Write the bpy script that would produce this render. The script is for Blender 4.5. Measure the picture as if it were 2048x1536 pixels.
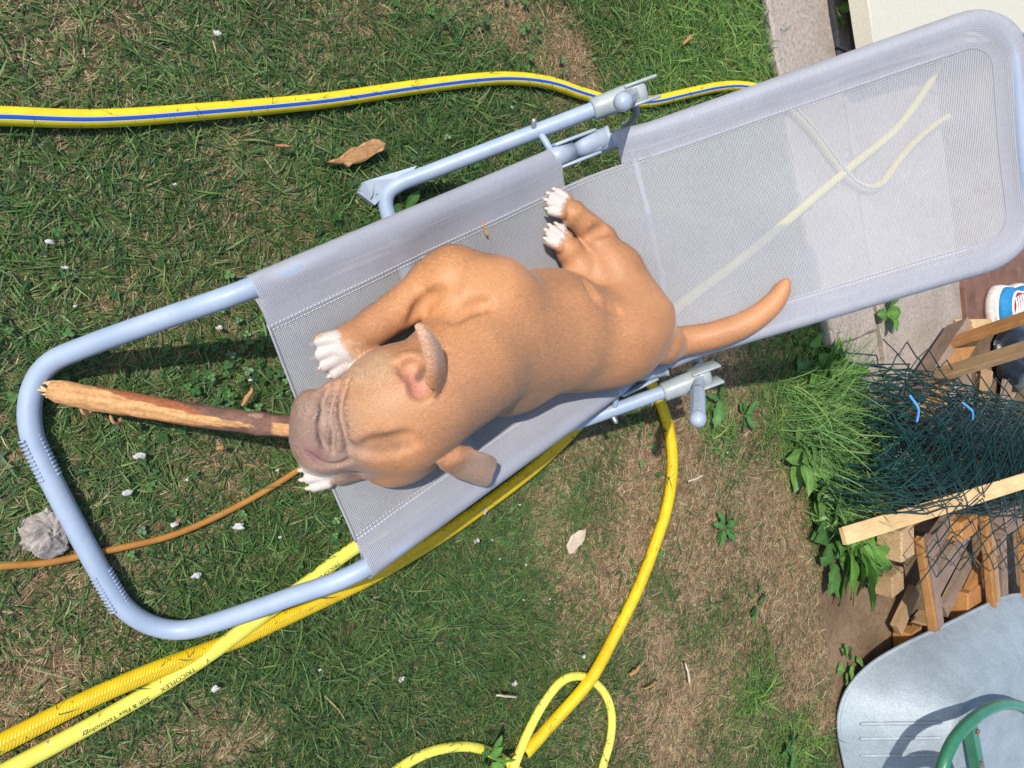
import bpy, math, random
import numpy as np
from math import sin, cos, pi, radians
R = math.radians
rng = np.random.default_rng(7)
random.seed(7)
for o in list(bpy.data.objects): bpy.data.objects.remove(o, do_unlink=True)
SC = bpy.context.scene
COL = SC.collection

# ------------------------------------------------------------------ camera
FPX, CAMH = 1500.0, 1.45                       # focal length in photo pixels, height above the lawn
DN = np.array([-.625, -.054, .777]); DN /= np.linalg.norm(DN)   # straight down, in camera axes (right, down, forward)
UPC = -DN
XC = np.array([1., 0, 0]) - UPC * UPC[0]; XC /= np.linalg.norm(XC)
YC = np.cross(UPC, XC)
cam_d = bpy.data.cameras.new('camera'); cam = bpy.data.objects.new('camera', cam_d); COL.objects.link(cam)
cam_d.sensor_width = 36; cam_d.lens = FPX / 2048 * 36; cam_d.clip_start = .02; cam_d.clip_end = 500
from mathutils import Matrix, Vector
_r = (XC[0], YC[0], UPC[0]); _d = (XC[1], YC[1], UPC[1]); _f = (XC[2], YC[2], UPC[2])
cam.matrix_world = Matrix(((_r[0], -_d[0], -_f[0], 0), (_r[1], -_d[1], -_f[1], 0), (_r[2], -_d[2], -_f[2], CAMH), (0, 0, 0, 1)))
SC.camera = cam

# ------------------------------------------------------------------ light
SUN_EL, SUN_AZ = 46.0, -22.0                   # elevation; plan direction the light travels to
sd = np.array([cos(R(SUN_AZ)) * cos(R(SUN_EL)), sin(R(SUN_AZ)) * cos(R(SUN_EL)), -sin(R(SUN_EL))])
W = bpy.data.worlds.new('World'); SC.world = W; W.use_nodes = True
nt = W.node_tree; bg = nt.nodes['Background']
sky = nt.nodes.new('ShaderNodeTexSky'); sky.sky_type = 'NISHITA'; sky.sun_disc = False
sky.sun_elevation = R(SUN_EL); sky.sun_rotation = math.atan2(-sd[0], -sd[1])
nt.links.new(sky.outputs[0], bg.inputs[0]); bg.inputs[1].default_value = .15
sl = bpy.data.lights.new('sun', 'SUN'); sl.energy = 3.9; sl.angle = R(.9); sl.color = (1, .95, .88)
so = bpy.data.objects.new('sun', sl); COL.objects.link(so)
so.rotation_euler = Vector(sd).to_track_quat('-Z', 'Y').to_euler(); so.location = (-2, 2, 6)
SC.view_settings.view_transform = 'Standard'; SC.view_settings.look = 'None'
SC.view_settings.gamma = 1; SC.view_settings.use_curve_mapping = False
SC.view_settings.exposure = 0.36
SC.render.engine = 'CYCLES'
SC.cycles.use_denoising = True
SC.cycles.max_bounces = 6; SC.cycles.transparent_max_bounces = 24
SC.cycles.diffuse_bounces = 3; SC.cycles.glossy_bounces = 2; SC.cycles.transmission_bounces = 3
SC.cycles.caustics_reflective = False; SC.cycles.caustics_refractive = False

# ------------------------------------------------------------------ helpers
def ray(px, py):
    d = np.array([px - 1024, py - 768, FPX]); return np.array([d @ XC, d @ YC, d @ UPC])
def P(px, py, z=0.0):                          # the point at height z that the photo shows at px, py
    d = ray(px, py); t = (z - CAMH) / d[2]; return np.array([d[0] * t, d[1] * t, z])
def PV(pts): return np.array([P(*p) for p in pts])
def nrm(v): v = np.asarray(v, float); return v / (np.linalg.norm(v) + 1e-12)

def smooth_noise(x, y, scale, seed):           # value noise, numpy arrays in metres
    r = np.random.default_rng(seed); g = r.random((64, 64))
    u = x / scale + 1000; v = y / scale + 1000
    i = np.floor(u).astype(int); j = np.floor(v).astype(int); a = u - i; b = v - j
    a = a * a * (3 - 2 * a); b = b * b * (3 - 2 * b)
    G = lambda p, q: g[p % 64, q % 64]
    return (G(i, j) * (1 - a) + G(i + 1, j) * a) * (1 - b) + (G(i, j + 1) * (1 - a) + G(i + 1, j + 1) * a) * b
def fbm(x, y, scale, seed, oct=3):
    s = 0; w = 0
    for k in range(oct):
        s = s + smooth_noise(x, y, scale / 2 ** k, seed + k) / 2 ** k; w += 1 / 2 ** k
    return s / w

def mesh_from(name, V, F, smooth=True, col=None, uv=None):
    """F: list of tuples or an (n,k) int array"""
    V = np.asarray(V, np.float32); me = bpy.data.meshes.new(name)
    if isinstance(F, np.ndarray):
        k = F.shape[1]; nf = len(F)
        me.vertices.add(len(V)); me.vertices.foreach_set('co', V.ravel())
        me.loops.add(nf * k); me.loops.foreach_set('vertex_index', F.astype(np.int32).ravel())
        me.polygons.add(nf); me.polygons.foreach_set('loop_start', np.arange(0, nf * k, k, dtype=np.int32))
        me.update(calc_edges=True); me.validate()
    else:
        me.from_pydata([tuple(map(float, v)) for v in V], [], [tuple(int(i) for i in f) for f in F])
    if smooth: me.polygons.foreach_set('use_smooth', np.ones(len(me.polygons), bool))
    if col is not None:
        a = me.color_attributes.new('col', 'FLOAT_COLOR', 'POINT')
        c = np.ones((len(V), 4), np.float32); c[:, :3] = col; a.data.foreach_set('color', c.ravel())
    if uv is not None:
        l = me.uv_layers.new(name='UVMap'); li = np.empty(len(me.loops), np.int32); me.loops.foreach_get('vertex_index', li)
        l.data.foreach_set('uv', np.asarray(uv, np.float32)[li].ravel())
    me.update(); return me

class Thing:
    """a top-level object: an Empty at its base whose parts are child meshes"""
    def __init__(s, name, base, label, cat, group=None):
        s.base = np.array(base, float); s.o = bpy.data.objects.new(name, None); COL.objects.link(s.o)
        s.o.location = s.base; s.o.empty_display_size = .05
        s.o['label'] = label; s.o['category'] = cat
        if group: s.o['group'] = group
    def part(s, name, V, F, mat, parent=None, label=None, kind=None, smooth=True, col=None, uv=None):
        me = mesh_from(name, np.asarray(V, float) - s.base, F, smooth, col, uv); me.materials.append(mat)
        o = bpy.data.objects.new(name, me); COL.objects.link(o); o.parent = parent or s.o
        if label: o['label'] = label
        if kind: o['kind'] = kind
        return o
def single(name, V, F, mat, label=None, cat=None, group=None, kind=None, smooth=True, col=None, uv=None, base=None):
    V = np.asarray(V, float)
    if base is None:
        base = np.array([V[:, 0].mean(), V[:, 1].mean(), V[:, 2].min()]) if kind is None else np.zeros(3)
    me = mesh_from(name, V - base, F, smooth, col, uv); me.materials.append(mat)
    o = bpy.data.objects.new(name, me); COL.objects.link(o); o.location = base
    if label: o['label'] = label
    if cat: o['category'] = cat
    if group: o['group'] = group
    if kind: o['kind'] = kind
    return o

def spline(pts, n=12):                         # Catmull-Rom through pts, n samples per span
    p = np.asarray(pts, float); p = np.vstack([2 * p[0] - p[1], p, 2 * p[-1] - p[-2]]); out = []
    for i in range(1, len(p) - 2):
        t = np.linspace(0, 1, n, endpoint=False)[:, None]
        a, b, c, d = p[i - 1], p[i], p[i + 1], p[i + 2]
        out.append(.5 * (2 * b + (c - a) * t + (2 * a - 5 * b + 4 * c - d) * t ** 2 + (3 * b - a - 3 * c + d) * t ** 3))
    out.append(p[-2][None]); return np.vstack(out)
def resample(path, step):
    d = np.r_[0, np.cumsum(np.linalg.norm(np.diff(path, axis=0), axis=1))]
    n = max(2, int(d[-1] / step)); s = np.linspace(0, d[-1], n)
    return np.stack([np.interp(s, d, path[:, k]) for k in range(path.shape[1])], 1)
def frames(path, up=(0, 0, 1)):
    T = np.gradient(path, axis=0); T /= np.linalg.norm(T, axis=1)[:, None] + 1e-12
    N = np.empty_like(T); u = np.array(up, float)
    n = u - T[0] * (u @ T[0])
    if np.linalg.norm(n) < 1e-3: n = np.array([1., 0, 0]) - T[0] * T[0][0]
    n = nrm(n)
    for i in range(len(T)):
        n = nrm(n - T[i] * (n @ T[i])); N[i] = n
    return T, N, np.cross(T, N)
def tube(path, r, seg=12, cap=True, wob=None, up=(0, 0, 1)):
    path = np.asarray(path, float); n = len(path); r = np.broadcast_to(np.asarray(r, float), (n,))
    T, N, B = frames(path, up)
    a = np.linspace(0, 2 * pi, seg, endpoint=False)
    rr = r[:, None] * np.ones(seg)[None]
    if wob is not None: rr = rr * wob
    V = path[:, None] + rr[..., None] * (cos_(a)[None, :, None] * N[:, None] + sin_(a)[None, :, None] * B[:, None])
    V = V.reshape(-1, 3); F = []
    i = np.arange(n - 1)[:, None] * seg; j = np.arange(seg)[None]; k = (j + 1) % seg
    F = np.stack([i + j, i + seg + j, i + seg + k, i + k], -1).reshape(-1, 4)
    d = np.r_[0, np.cumsum(np.linalg.norm(np.diff(path, axis=0), axis=1))]
    uv = np.stack([np.repeat(d, seg), np.tile(a / (2 * pi), n)], 1)
    if cap:
        F = [tuple(q) for q in F] + [tuple(range(seg)), tuple(range((n - 1) * seg, n * seg))[::-1]]
        F[-2] = F[-2][::1]
    return V, F, uv
def cos_(a): return np.cos(a)
def sin_(a): return np.sin(a)
def capsule(path, r, seg=12, ends=(True, True)):   # tube with domed ends
    path = np.asarray(path, float); r = np.broadcast_to(np.asarray(r, float), (len(path),)).copy()
    a = np.array([.05, .35, .7, 1.0]) * pi / 2
    P0 = path[0] - nrm(path[1] - path[0]) * r[0]; 
    pre = [path[0] - nrm(path[1] - path[0]) * r[0] * cos(x) for x in a[:-1]]; prr = [r[0] * sin(x) for x in a[:-1]]
    post = [path[-1] + nrm(path[-1] - path[-2]) * r[-1] * cos(x) for x in a[:-1][::-1]]; por = [r[-1] * sin(x) for x in a[:-1][::-1]]
    pp, rr = [path], [r]
    if ends[0]: pp.insert(0, np.array(pre)); rr.insert(0, np.array(prr))
    if ends[1]: pp.append(np.array(post)); rr.append(np.array(por))
    return tube(np.vstack(pp), np.concatenate(rr), seg)
def cbox(c, ax, h, bev=.003):                  # chamfered box: centre, 3 axes (rows), half sizes
    c = np.asarray(c, float); ax = np.asarray(ax, float); h = np.asarray(h, float); b = min(bev, *(h * .6))
    V = []; idx = {}
    for sx in (-1, 1):
        for sy in (-1, 1):
            for sz in (-1, 1):
                s = np.array([sx, sy, sz])
                for k in range(3):
                    q = h - b; q = q.copy(); q[k] = h[k]
                    idx[(sx, sy, sz, k)] = len(V); V.append(c + (s * q) @ ax)
    F = []
    I = lambda s, k: idx[(s[0], s[1], s[2], k)]
    for k in range(3):
        i, j = (k + 1) % 3, (k + 2) % 3
        for sg in (-1, 1):
            f = []
            for a, bb in ((-1, -1), (1, -1), (1, 1), (-1, 1)):
                s = [0, 0, 0]; s[k] = sg; s[i] = a; s[j] = bb; f.append(I(s, k))
            F.append(tuple(f if sg > 0 else f[::-1]))
        for a in (-1, 1):
            for bb in (-1, 1):
                s0 = [0, 0, 0]; s1 = [0, 0, 0]; s0[k] = -1; s1[k] = 1
                s0[i] = s1[i] = a; s0[j] = s1[j] = bb
                f = [I(s0, i), I(s1, i), I(s1, j), I(s0, j)]
                F.append(tuple(f if a * bb < 0 else f[::-1]))
    for sx in (-1, 1):
        for sy in (-1, 1):
            for sz in (-1, 1):
                f = [I((sx, sy, sz), q) for q in range(3)]
                F.append(tuple(f if sx * sy * sz > 0 else f[::-1]))
    return np.array(V), F
def join(*vf):
    V = []; F = []; n = 0
    for v, f in vf:
        V.append(np.asarray(v)); F += [tuple(int(i) + n for i in q) for q in f]; n += len(v)
    return np.vstack(V), F

# ------------------------------------------------------------------ materials
def newmat(name):
    m = bpy.data.materials.new(name); m.use_nodes = True; t = m.node_tree
    b = t.nodes['Principled BSDF']; return m, t, b, t.nodes['Material Output']
def N(t, typ, **kw):
    n = t.nodes.new(typ)
    for k, v in kw.items():
        if k.startswith('_'): setattr(n, k[1:], v)
        else:
            key = k.replace('__', ' ')
            n.inputs[int(key[1:]) if key[0] == 'i' and key[1:].isdigit() else key].default_value = v
    return n
def ramp(t, fac, stops):
    r = t.nodes.new('ShaderNodeValToRGB'); e = r.color_ramp.elements
    while len(e) < len(stops): e.new(.5)
    for q, (p, c) in zip(e, stops): q.position = p; q.color = (*c, 1)
    t.links.new(fac, r.inputs[0]); return r.outputs[0]
def noise(t, vec, scale, detail=4, rough=.6, stretch=None):
    if stretch is not None:
        mp = N(t, 'ShaderNodeMapping'); mp.inputs['Scale'].default_value = stretch; t.links.new(vec, mp.inputs[0]); vec = mp.outputs[0]
    n = N(t, 'ShaderNodeTexNoise', Scale=scale, Detail=detail, Roughness=rough); t.links.new(vec, n.inputs['Vector']); return n.outputs[0]
def mixc(t, a, b, fac, mode='MIX'):
    m = t.nodes.new('ShaderNodeMix'); m.data_type = 'RGBA'; m.blend_type = mode
    for s, v in ((m.inputs[0], fac), (m.inputs[6], a), (m.inputs[7], b)):
        if hasattr(v, 'is_linked'): t.links.new(v, s)
        elif isinstance(v, (int, float)): s.default_value = v
        else: s.default_value = (*v, 1)
    return m.outputs[2]
def bump(t, b, h, strength=.4, dist=.002):
    n = N(t, 'ShaderNodeBump', Strength=strength, Distance=dist); t.links.new(h, n.inputs['Height']); t.links.new(n.outputs[0], b.inputs['Normal']); return n
def objco(t): return N(t, 'ShaderNodeTexCoord').outputs['Object']
def simple(name, c1, c2, scale, rough=.6, bscale=None, bstr=.3, bdist=.002, metal=0, spec=.5, stretch=None, detail=5, lo=.3, hi=.7):
    m, t, b, _ = newmat(name); v = objco(t); n = noise(t, v, scale, detail, .65, stretch)
    t.links.new(ramp(t, n, [(lo, c1), (hi, c2)]), b.inputs['Base Color'])
    b.inputs['Roughness'].default_value = rough; b.inputs['Metallic'].default_value = metal; b.inputs['Specular IOR Level'].default_value = spec
    if bscale: bump(t, b, noise(t, v, bscale, 4, .65, stretch), bstr, bdist)
    return m
def vcol(name, rough=.7, var=.25, vscale=300, bscale=None, bstr=.3, bdist=.001, spec=.3, translucent=0, stretch=None):
    m, t, b, out = newmat(name); a = N(t, 'ShaderNodeAttribute', _attribute_name='col'); v = objco(t)
    n = noise(t, v, vscale, 3, .6, stretch)
    k = ramp(t, n, [(.25, (1 - var,) * 3), (.75, (1 + var,) * 3)])
    c = mixc(t, a.outputs[0], k, 1.0, 'MULTIPLY')
    t.links.new(c, b.inputs['Base Color']); b.inputs['Roughness'].default_value = rough; b.inputs['Specular IOR Level'].default_value = spec
    if bscale: bump(t, b, noise(t, v, bscale, 4, .65, stretch), bstr, bdist)
    if translucent:
        tr = N(t, 'ShaderNodeBsdfTranslucent'); t.links.new(c, tr.inputs[0]); mx = N(t, 'ShaderNodeMixShader'); mx.inputs[0].default_value = translucent
        t.links.new(b.outputs[0], mx.inputs[1]); t.links.new(tr.outputs[0], mx.inputs[2]); t.links.new(mx.outputs[0], out.inputs[0])
    return m
M = {}
M['grass'] = vcol('grass_blade', .55, .18, 60, spec=.35, translucent=.25)
M['leaf'] = vcol('leaf', .45, .22, 120, 90, .5, .002, spec=.45, translucent=.25)
M['soil'] = simple('soil', (.075, .045, .028), (.20, .135, .09), 9, .95, 160, .9, .006, spec=.15, detail=10)
M['concrete'] = None
M['frame'] = simple('blue_grey_paint', (.27, .335, .44), (.33, .395, .50), 14, .38, 60, .03, .0005, detail=6)
def worn_paint():
    m, t, b, _ = newmat('worn_blue_grey_paint'); v = objco(t); n = noise(t, v, 14, 6, .65); c = ramp(t, n, [(.3, (.25, .315, .42)), (.7, (.32, .385, .485))])
    sc = noise(t, v, 55, 6, .8, (1, 1, 2.2)); c = mixc(t, c, (.17, .19, .22), ramp(t, sc, [(.63, (0, 0, 0)), (.70, (.7, .7, .7))])); d = noise(t, v, 9, 7, .8); c = mixc(t, c, (.33, .27, .20), ramp(t, d, [(.62, (0, 0, 0)), (.78, (.55, .55, .55))]))
    t.links.new(c, b.inputs['Base Color']); t.links.new(ramp(t, sc, [(.3, (.34,) * 3), (.7, (.6,) * 3)]), b.inputs['Roughness']); bump(t, b, sc, .06, .0006); return m
M['frame'] = worn_paint()
M['plastic'] = simple('grey_plastic', (.27, .32, .385), (.35, .40, .47), 20, .42, 90, .05, .0004)
M['clamp'] = simple('grey_clamp_plastic', (.25, .285, .29), (.36, .40, .40), 22, .4, 90, .05, .0004)
M['metal'] = simple('rivet_metal', (.4, .41, .42), (.55, .55, .56), 60, .35, metal=.8)
# ------------------------------------------------------------------ ground and path
def ground_mat():
    m, t, b, _ = newmat('bare_earth'); v = objco(t)
    n1 = noise(t, v, 3.0, 6, .6); n2 = noise(t, v, 45, 6, .75); n3 = noise(t, v, 220, 3, .6)
    c = ramp(t, n1, [(.35, (.155, .105, .064)), (.65, (.30, .215, .135))])
    c = mixc(t, c, ramp(t, n2, [(.3, (.55, .5, .45)), (.7, (1.25, 1.2, 1.15))]), .8, 'MULTIPLY')
    t.links.new(c, b.inputs['Base Color']); b.inputs['Roughness'].default_value = .95; b.inputs['Specular IOR Level'].default_value = .12
    a = N(t, 'ShaderNodeMath', _operation='MULTIPLY_ADD'); t.links.new(n2, a.inputs[0]); a.inputs[1].default_value = 1.5; t.links.new(n3, a.inputs[2])
    bump(t, b, a.outputs[0], .9, .008); return m
M['ground'] = ground_mat()
gs = 60.0
single('ground', [(-gs, -gs, 0), (gs, -gs, 0), (gs, gs, 0), (-gs, gs, 0)], [(0, 1, 2, 3)], M['ground'], kind='structure', smooth=False)

def concrete_mat(name, lo, hi, tint):
    m, t, b, _ = newmat(name); v = objco(t)
    n1 = noise(t, v, 4, 6, .65); n2 = noise(t, v, 75, 6, .8); vo = N(t, 'ShaderNodeTexVoronoi', Scale=190.0); t.links.new(v, vo.inputs['Vector'])
    c = ramp(t, n1, [(.3, lo), (.7, hi)])
    c = mixc(t, c, ramp(t, n2, [(.3, (.5, .48, .45)), (.5, (1, 1, 1)), (.7, (1.5, 1.46, 1.42))]), .85, 'MULTIPLY')
    st = noise(t, v, 7, 5, .7); c = mixc(t, c, tint, ramp(t, st, [(.56, (0, 0, 0)), (.7, (.6, .6, .6))]))
    t.links.new(c, b.inputs['Base Color']); b.inputs['Roughness'].default_value = .92; b.inputs['Specular IOR Level'].default_value = .2
    bump(t, b, n2, .7, .004); return m
M['concrete'] = concrete_mat('weathered_concrete', (.28, .235, .195), (.40, .345, .295), (.19, .165, .11))

def prism(poly, z0, z1, bev=.008, jit=.004, step=.05, seed=1):
    r = np.random.default_rng(seed); poly = np.asarray(poly, float)[:, :2]; pts = []
    for a, b in zip(poly, np.roll(poly, -1, 0)):
        n = max(1, int(np.linalg.norm(b - a) / step))
        for k in range(n): pts.append(a + (b - a) * k / n + r.normal(0, jit, 2) * (k > 0))
    pts = np.array(pts); c = pts.mean(0); n = len(pts)
    d = np.roll(pts, -1, 0) - np.roll(pts, 1, 0); nn = np.stack([-d[:, 1], d[:, 0]], 1); nn /= np.linalg.norm(nn, axis=1)[:, None] + 1e-9
    area = .5 * np.sum(pts[:, 0] * np.roll(pts[:, 1], -1) - pts[:, 1] * np.roll(pts[:, 0], -1))
    if area < 0: nn = -nn
    ins = pts + nn * bev * (1 + r.normal(0, .35, (n, 1)))
    V = np.vstack([np.c_[pts, np.full(n, z0)], np.c_[pts, np.full(n, z1 - bev * .8)], np.c_[ins, np.full(n, z1)]])
    F = []
    for k in range(n):
        q = (k + 1) % n
        for l in (0, n):
            f = (l + k, l + q, l + n + q, l + n + k); F.append(f if area > 0 else f[::-1])
    top = tuple(range(2 * n, 3 * n)); F.append(top if area > 0 else top[::-1])
    return V, F
zc = .028
G0, G1 = P(1536, 0, zc), P(1655, 690, zc); J0, J1 = P(1662, 0, zc), P(1768, 700, zc); K1 = P(1932, 660, zc)
def along(a, b, y):                            # point at plan y on the line a-b
    k = (y - a[1]) / (b[1] - a[1]); return a + (b - a) * k
K0 = K1 + (J0 - J1) * 1.0
path = Thing('concrete_path', (2.6, .3, 0), 'weathered concrete slab path between lawn and pallets', 'path'); path.o['kind'] = 'structure'
del path.o['category']; del path.o['label']
g = .006
yb, yt = -.62, 3.2
ck = P(1757, 662, zc); cl_ = P(1676, 692, zc)
def sl_(p, dx): return np.array([p[0] + dx, p[1], 0])
Ag = lambda y: along(G0, G1, y); Aj = lambda y: along(J0, J1, y); Ak = lambda y: along(K0, K1, y)
for q, poly in enumerate([
    [sl_(Ag(yt), 0), sl_(Ag(cl_[1]), 0), cl_ + [0, .003, 0], (P(1722, 676, zc) + [0.004, .003, 0]), ck + [-g, .003, 0], sl_(Aj(yt), -g)],
    [cl_ + [0, -.002, 0], sl_(Ag(yb), 0), sl_(Aj(yb), -g), ck + [-g, -.002, 0], (P(1722, 676, zc) + [-.004, -.003, 0])],
    [sl_(Aj(yt), g), sl_(Aj(1.02), g), sl_(Ak(1.02), 0), sl_(Ak(yt), 0)],
    [sl_(Aj(1.01), g), sl_(Aj(yb), g), sl_(Ak(yb), 0), sl_(Ak(1.01), 0)]]):
    V, F = prism(poly, -.03, zc - (.003 if q == 1 else 0), .008, .003, .05, q)
    path.part('slab', V, F, M['concrete'], smooth=False)

# ------------------------------------------------------------------ sun lounger
LO = np.array([.525, -.179, 0]); AL = np.array([.909, .416, 0]); TR = np.array([-.416, .909, 0]); SKEW = .055
def LW(s, t, z): 
    s = np.asarray(s, float); t = np.asarray(t, float); z = np.asarray(z, float)
    q = (s + SKEW * t); return LO + q[..., None] * AL + t[..., None] * TR + z[..., None] * np.array([0, 0, 1.])
def LP(pts): p = np.asarray(pts, float); return LW(p[:, 0], p[:, 1], p[:, 2])
HS, HZ, HL, RT, BW, BK = .78, .25, .885, .0175, .266, .248      # hinge station, bed height, backrest length, tube radius, half width
BE = R(45)
lounger = Thing('sun_lounger', LO, 'grey mesh folding sun lounger with blue grey tube frame, carrying the dog', 'sun lounger')
# bed frame: hinge - foot loop on the grass - hinge
half = [(.745, BW, HZ), (.5, BW, HZ), (.2, BW, HZ), (0, BW, HZ - .004), (-.12, BW + .002, .165), (-.225, BW + .002, .085), (-.28, BW - .004, .042), (-.318, BW - .035, .024), (-.343, BW - .085, .021), (-.351, .12, .021)]
pts = half + [(-.353, 0, .021)] + [(s, -t, z) for s, t, z in half[::-1]]
pth = resample(spline(LP(pts), 10), .012)
V, F, uv = tube(pth, RT, 16); bedf = lounger.part('bed_frame', V, F, M['frame'])
for sg in (1, -1):                             # ribbed foot pads clipped on the loop
    c = LP([(-.350, sg * .165, .021), (-.352, sg * .095, .021)]); ax = nrm(c[1] - c[0]); up = np.array([0, 0, 1.]); sd_ = np.cross(ax, up)
    vf = []
    for side in (1, -1):
        for k in range(11):
            b = c[0] + (c[1] - c[0]) * k / 10
            arc = np.array([b + (sd_ * side * cos(a) + up * sin(a)) * (RT + .0004) for a in np.linspace(.12, .95, 7)])
            v, f, _ = tube(arc, .0019, 6); vf.append((v, f))
    V, F = join(*vf); lounger.part('ribbed_pad', V, F, M['frame'], parent=bedf, kind='stuff')
# backrest frame
e1 = np.array([cos(BE), sin(BE)])
def BKp(L, t, off=0.0): return (HS + L * e1[0] - off * e1[1], t, HZ + L * e1[1] + off * e1[0])
cr = .10
hb = [BKp(l, BW + (BK - BW) * min(1, l / .15)) for l in np.linspace(.03, HL - cr, 9)] + [BKp(HL - cr + cr * sin(a), BK - cr + cr * cos(a)) for a in np.linspace(.2, pi / 2, 6)]
bp_ = hb + [BKp(HL, 0)] + [(s, -t, z) for s, t, z in hb[::-1]]
bpath = resample(spline(LP(bp_), 8), .014)
V, F, uv = tube(bpath, RT, 14); lounger.part('backrest_frame', V, F, M['frame'])
# hinges
for sg in (1, -1):
    t0 = sg * BW; vf = []
    AX = np.array([AL, TR, [0, 0, 1.]])
    piv = LP([(.755, t0, HZ)])[0]; V, F, _ = tube(LP([(.70, t0, HZ), (.765, t0, HZ)]), RT + .0035, 14)
    h = lounger.part('hinge', V, F, M['plastic'])
    V, F, _ = tube(LP([BKp(.0, t0), BKp(.02, t0), BKp(.055, t0), BKp(.056, t0), BKp(.072, t0), BKp(.073, t0), BKp(.08, t0)]), [.019, .021, .021, .0225, .0225, .024, .024], 14)
    lounger.part('collar', V, F, M['plastic'], parent=h)
    for s2 in (1, -1):
        e2 = np.array([AL * cos(.35) + np.array([0, 0, sin(.35)]), TR, -AL * sin(.35) + np.array([0, 0, cos(.35)])])
        V, F = cbox(LP([(.772, t0 + s2 * .0235, HZ + .012)])[0], e2, (.05, .0032, .016), .003)
        lounger.part('fork_plate', V, F, M['plastic'], parent=h)
# leg frame: U on the grass, pinned to the bed, ends in the clamps
CL = (.865, .33, .312)
hl = [CL, (.704, .327, .207), (.52, .324, .084), (.455, .322, .043), (.428, .305, .024), (.42, .25, .021)]
lp = hl + [(.418, 0, .021)] + [(s, -t, z) for s, t, z in hl[::-1]]
V, F, uv = tube(resample(spline(LP(lp), 10), .012), RT - .001, 14); legf = lounger.part('leg_frame', V, F, M['frame'])
for sg in (1, -1):
    # corner foot: a flat web outside the bend
    q = LP([(.50, sg * .345, .05), (.395, sg * .352, .004), (.372, sg * .335, .002), (.398, sg * .30, .004), (.43, sg * .315, .02), (.47, sg * .33, .045)])
    q2 = q + np.array([0, 0, .016]); n = len(q); V = np.vstack([q, q2]); F = [tuple(range(n))[::-1], tuple(range(n, 2 * n))] + [(i, (i + 1) % n, n + (i + 1) % n, n + i) for i in range(n)]
    lounger.part('corner_foot', V, F, M['plastic'], parent=legf, smooth=False)
    V, F, _ = tube(LP([(.715, sg * .345, .215), (.72, sg * .30, .232), (.722, sg * BW, .245)]), .0075, 10); lounger.part('pivot_pin', V, F, M['frame'], parent=legf)
    V, F, _ = capsule(LP([(.705, sg * .34, .225), (.705, sg * .349, .229)]), .006, 8); lounger.part('rivet', V, F, M['metal'], parent=legf)
    # clamp: sleeve, flared body, two cheeks
    d = nrm(np.array(CL) - np.array(hl[1])); at = lambda k, dt=0.0, dz=0.0: tuple(np.array(CL) * [1, sg, 1] + np.array([d[0], 0, d[2]]) * k + np.array([0, dt, dz]))
    V, F, _ = tube(LP([at(-.05), at(-.046), at(-.02), at(.0), at(.03), at(.05)]), [.0205, .023, .0235, .0245, .0255, .024], 16)
    cl = lounger.part('clamp', V, F, M['clamp'])
    a1 = nrm(LP([at(.1)])[0] - LP([at(0)])[0]); a2 = TR - a1 * (TR @ a1); a2 = nrm(a2); a3 = np.cross(a1, a2)
    for s2 in (1, -1):
        V, F = cbox(LP([at(.06, s2 * .0205, .0)])[0], np.array([a1, a2, a3]), (.036, .0035, .024), .004); lounger.part('cheek', V, F, M['clamp'], parent=cl)
    V, F = cbox(LP([at(.052, 0, .0)])[0], np.array([a1, a2, a3]), (.02, .022, .02), .008); lounger.part('web', V, F, M['clamp'], parent=cl)
    # handle: shaft, ribbed grip, ball end
    r0, r1 = np.array([.985, sg * .33, .275]), np.array([.718, sg * .33, .462])
    hp = lambda k: tuple(r0 + (r1 - r0) * k)
    V, F, _ = capsule(LP([hp(k) for k in np.linspace(0, .93, 12)]), .0135, 14); hd = lounger.part('handle', V, F, M['plastic'])
    gp = LP([hp(k) for k in np.linspace(.52, .95, 14)]); a = np.arange(32); wob = 1 + .045 * np.where(np.abs(((a % 4) - 1.5)) < 1, 1, -1)[None] * np.ones((14, 1)); wob[0] *= .9; wob[-1] *= .95
    V, F, _ = tube(gp, .0165, 32, wob=wob); lounger.part('grip', V, F, M['plastic'], parent=hd)
    V, F, _ = capsule(LP([hp(.955), hp(.985)]), .0182, 16); lounger.part('end_cap', V, F, M['plastic'], parent=hd)
# rear stand under the backrest
st = [(.955, .315, .292), (1.0, .285, .25), (1.1, .262, .14), (1.185, .25, .045), (1.215, .23, .022)]
V, F, _ = tube(resample(spline(LP(st + [(1.225, 0, .021)] + [(s, -t, z) for s, t, z in st[::-1]]), 10), .015), .008, 10); lounger.part('rear_stand', V, F, M['frame'])

# fabric
UU = np.linspace(0, 2.0, 801); th = BE * np.clip((UU - .70) / .16, 0, 1) ** 2 * (3 - 2 * np.clip((UU - .70) / .16, 0, 1))
CS = np.r_[0, np.cumsum(np.cos(th[1:]) * .0025)]; CZ = np.r_[0, np.cumsum(np.sin(th[1:]) * .0025)]
def fab(u, t, off=0.0):
    u = np.asarray(u, float); t = np.asarray(t, float)
    s = np.interp(u, UU, CS); z = np.interp(u, UU, CZ); a = np.interp(u, UU, th)
    g_ = np.clip(1 - (t / .262) ** 2, 0, 1)
    sag = g_ * (.014 + .040 * np.exp(-((u - .42) / .27) ** 2) * np.clip(u / .12, .25, 1) + .012 * np.exp(-((u - 1.25) / .3) ** 2))
    wr = .0022 * np.sin(u * 31 + t * 23) * np.exp(-((u - .62) / .14) ** 2) * (np.abs(t) / .2) + .0016 * np.sin(u * 17 - t * 41 + 1) * np.exp(-((u - .3) / .3) ** 2) + .0012 * np.sin(u * 23 + 3 * np.sin(t * 9)) 
    h = RT + .0015 - sag + wr + off
    return LW(s - np.sin(a) * h, t, HZ + z + np.cos(a) * h)
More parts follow.
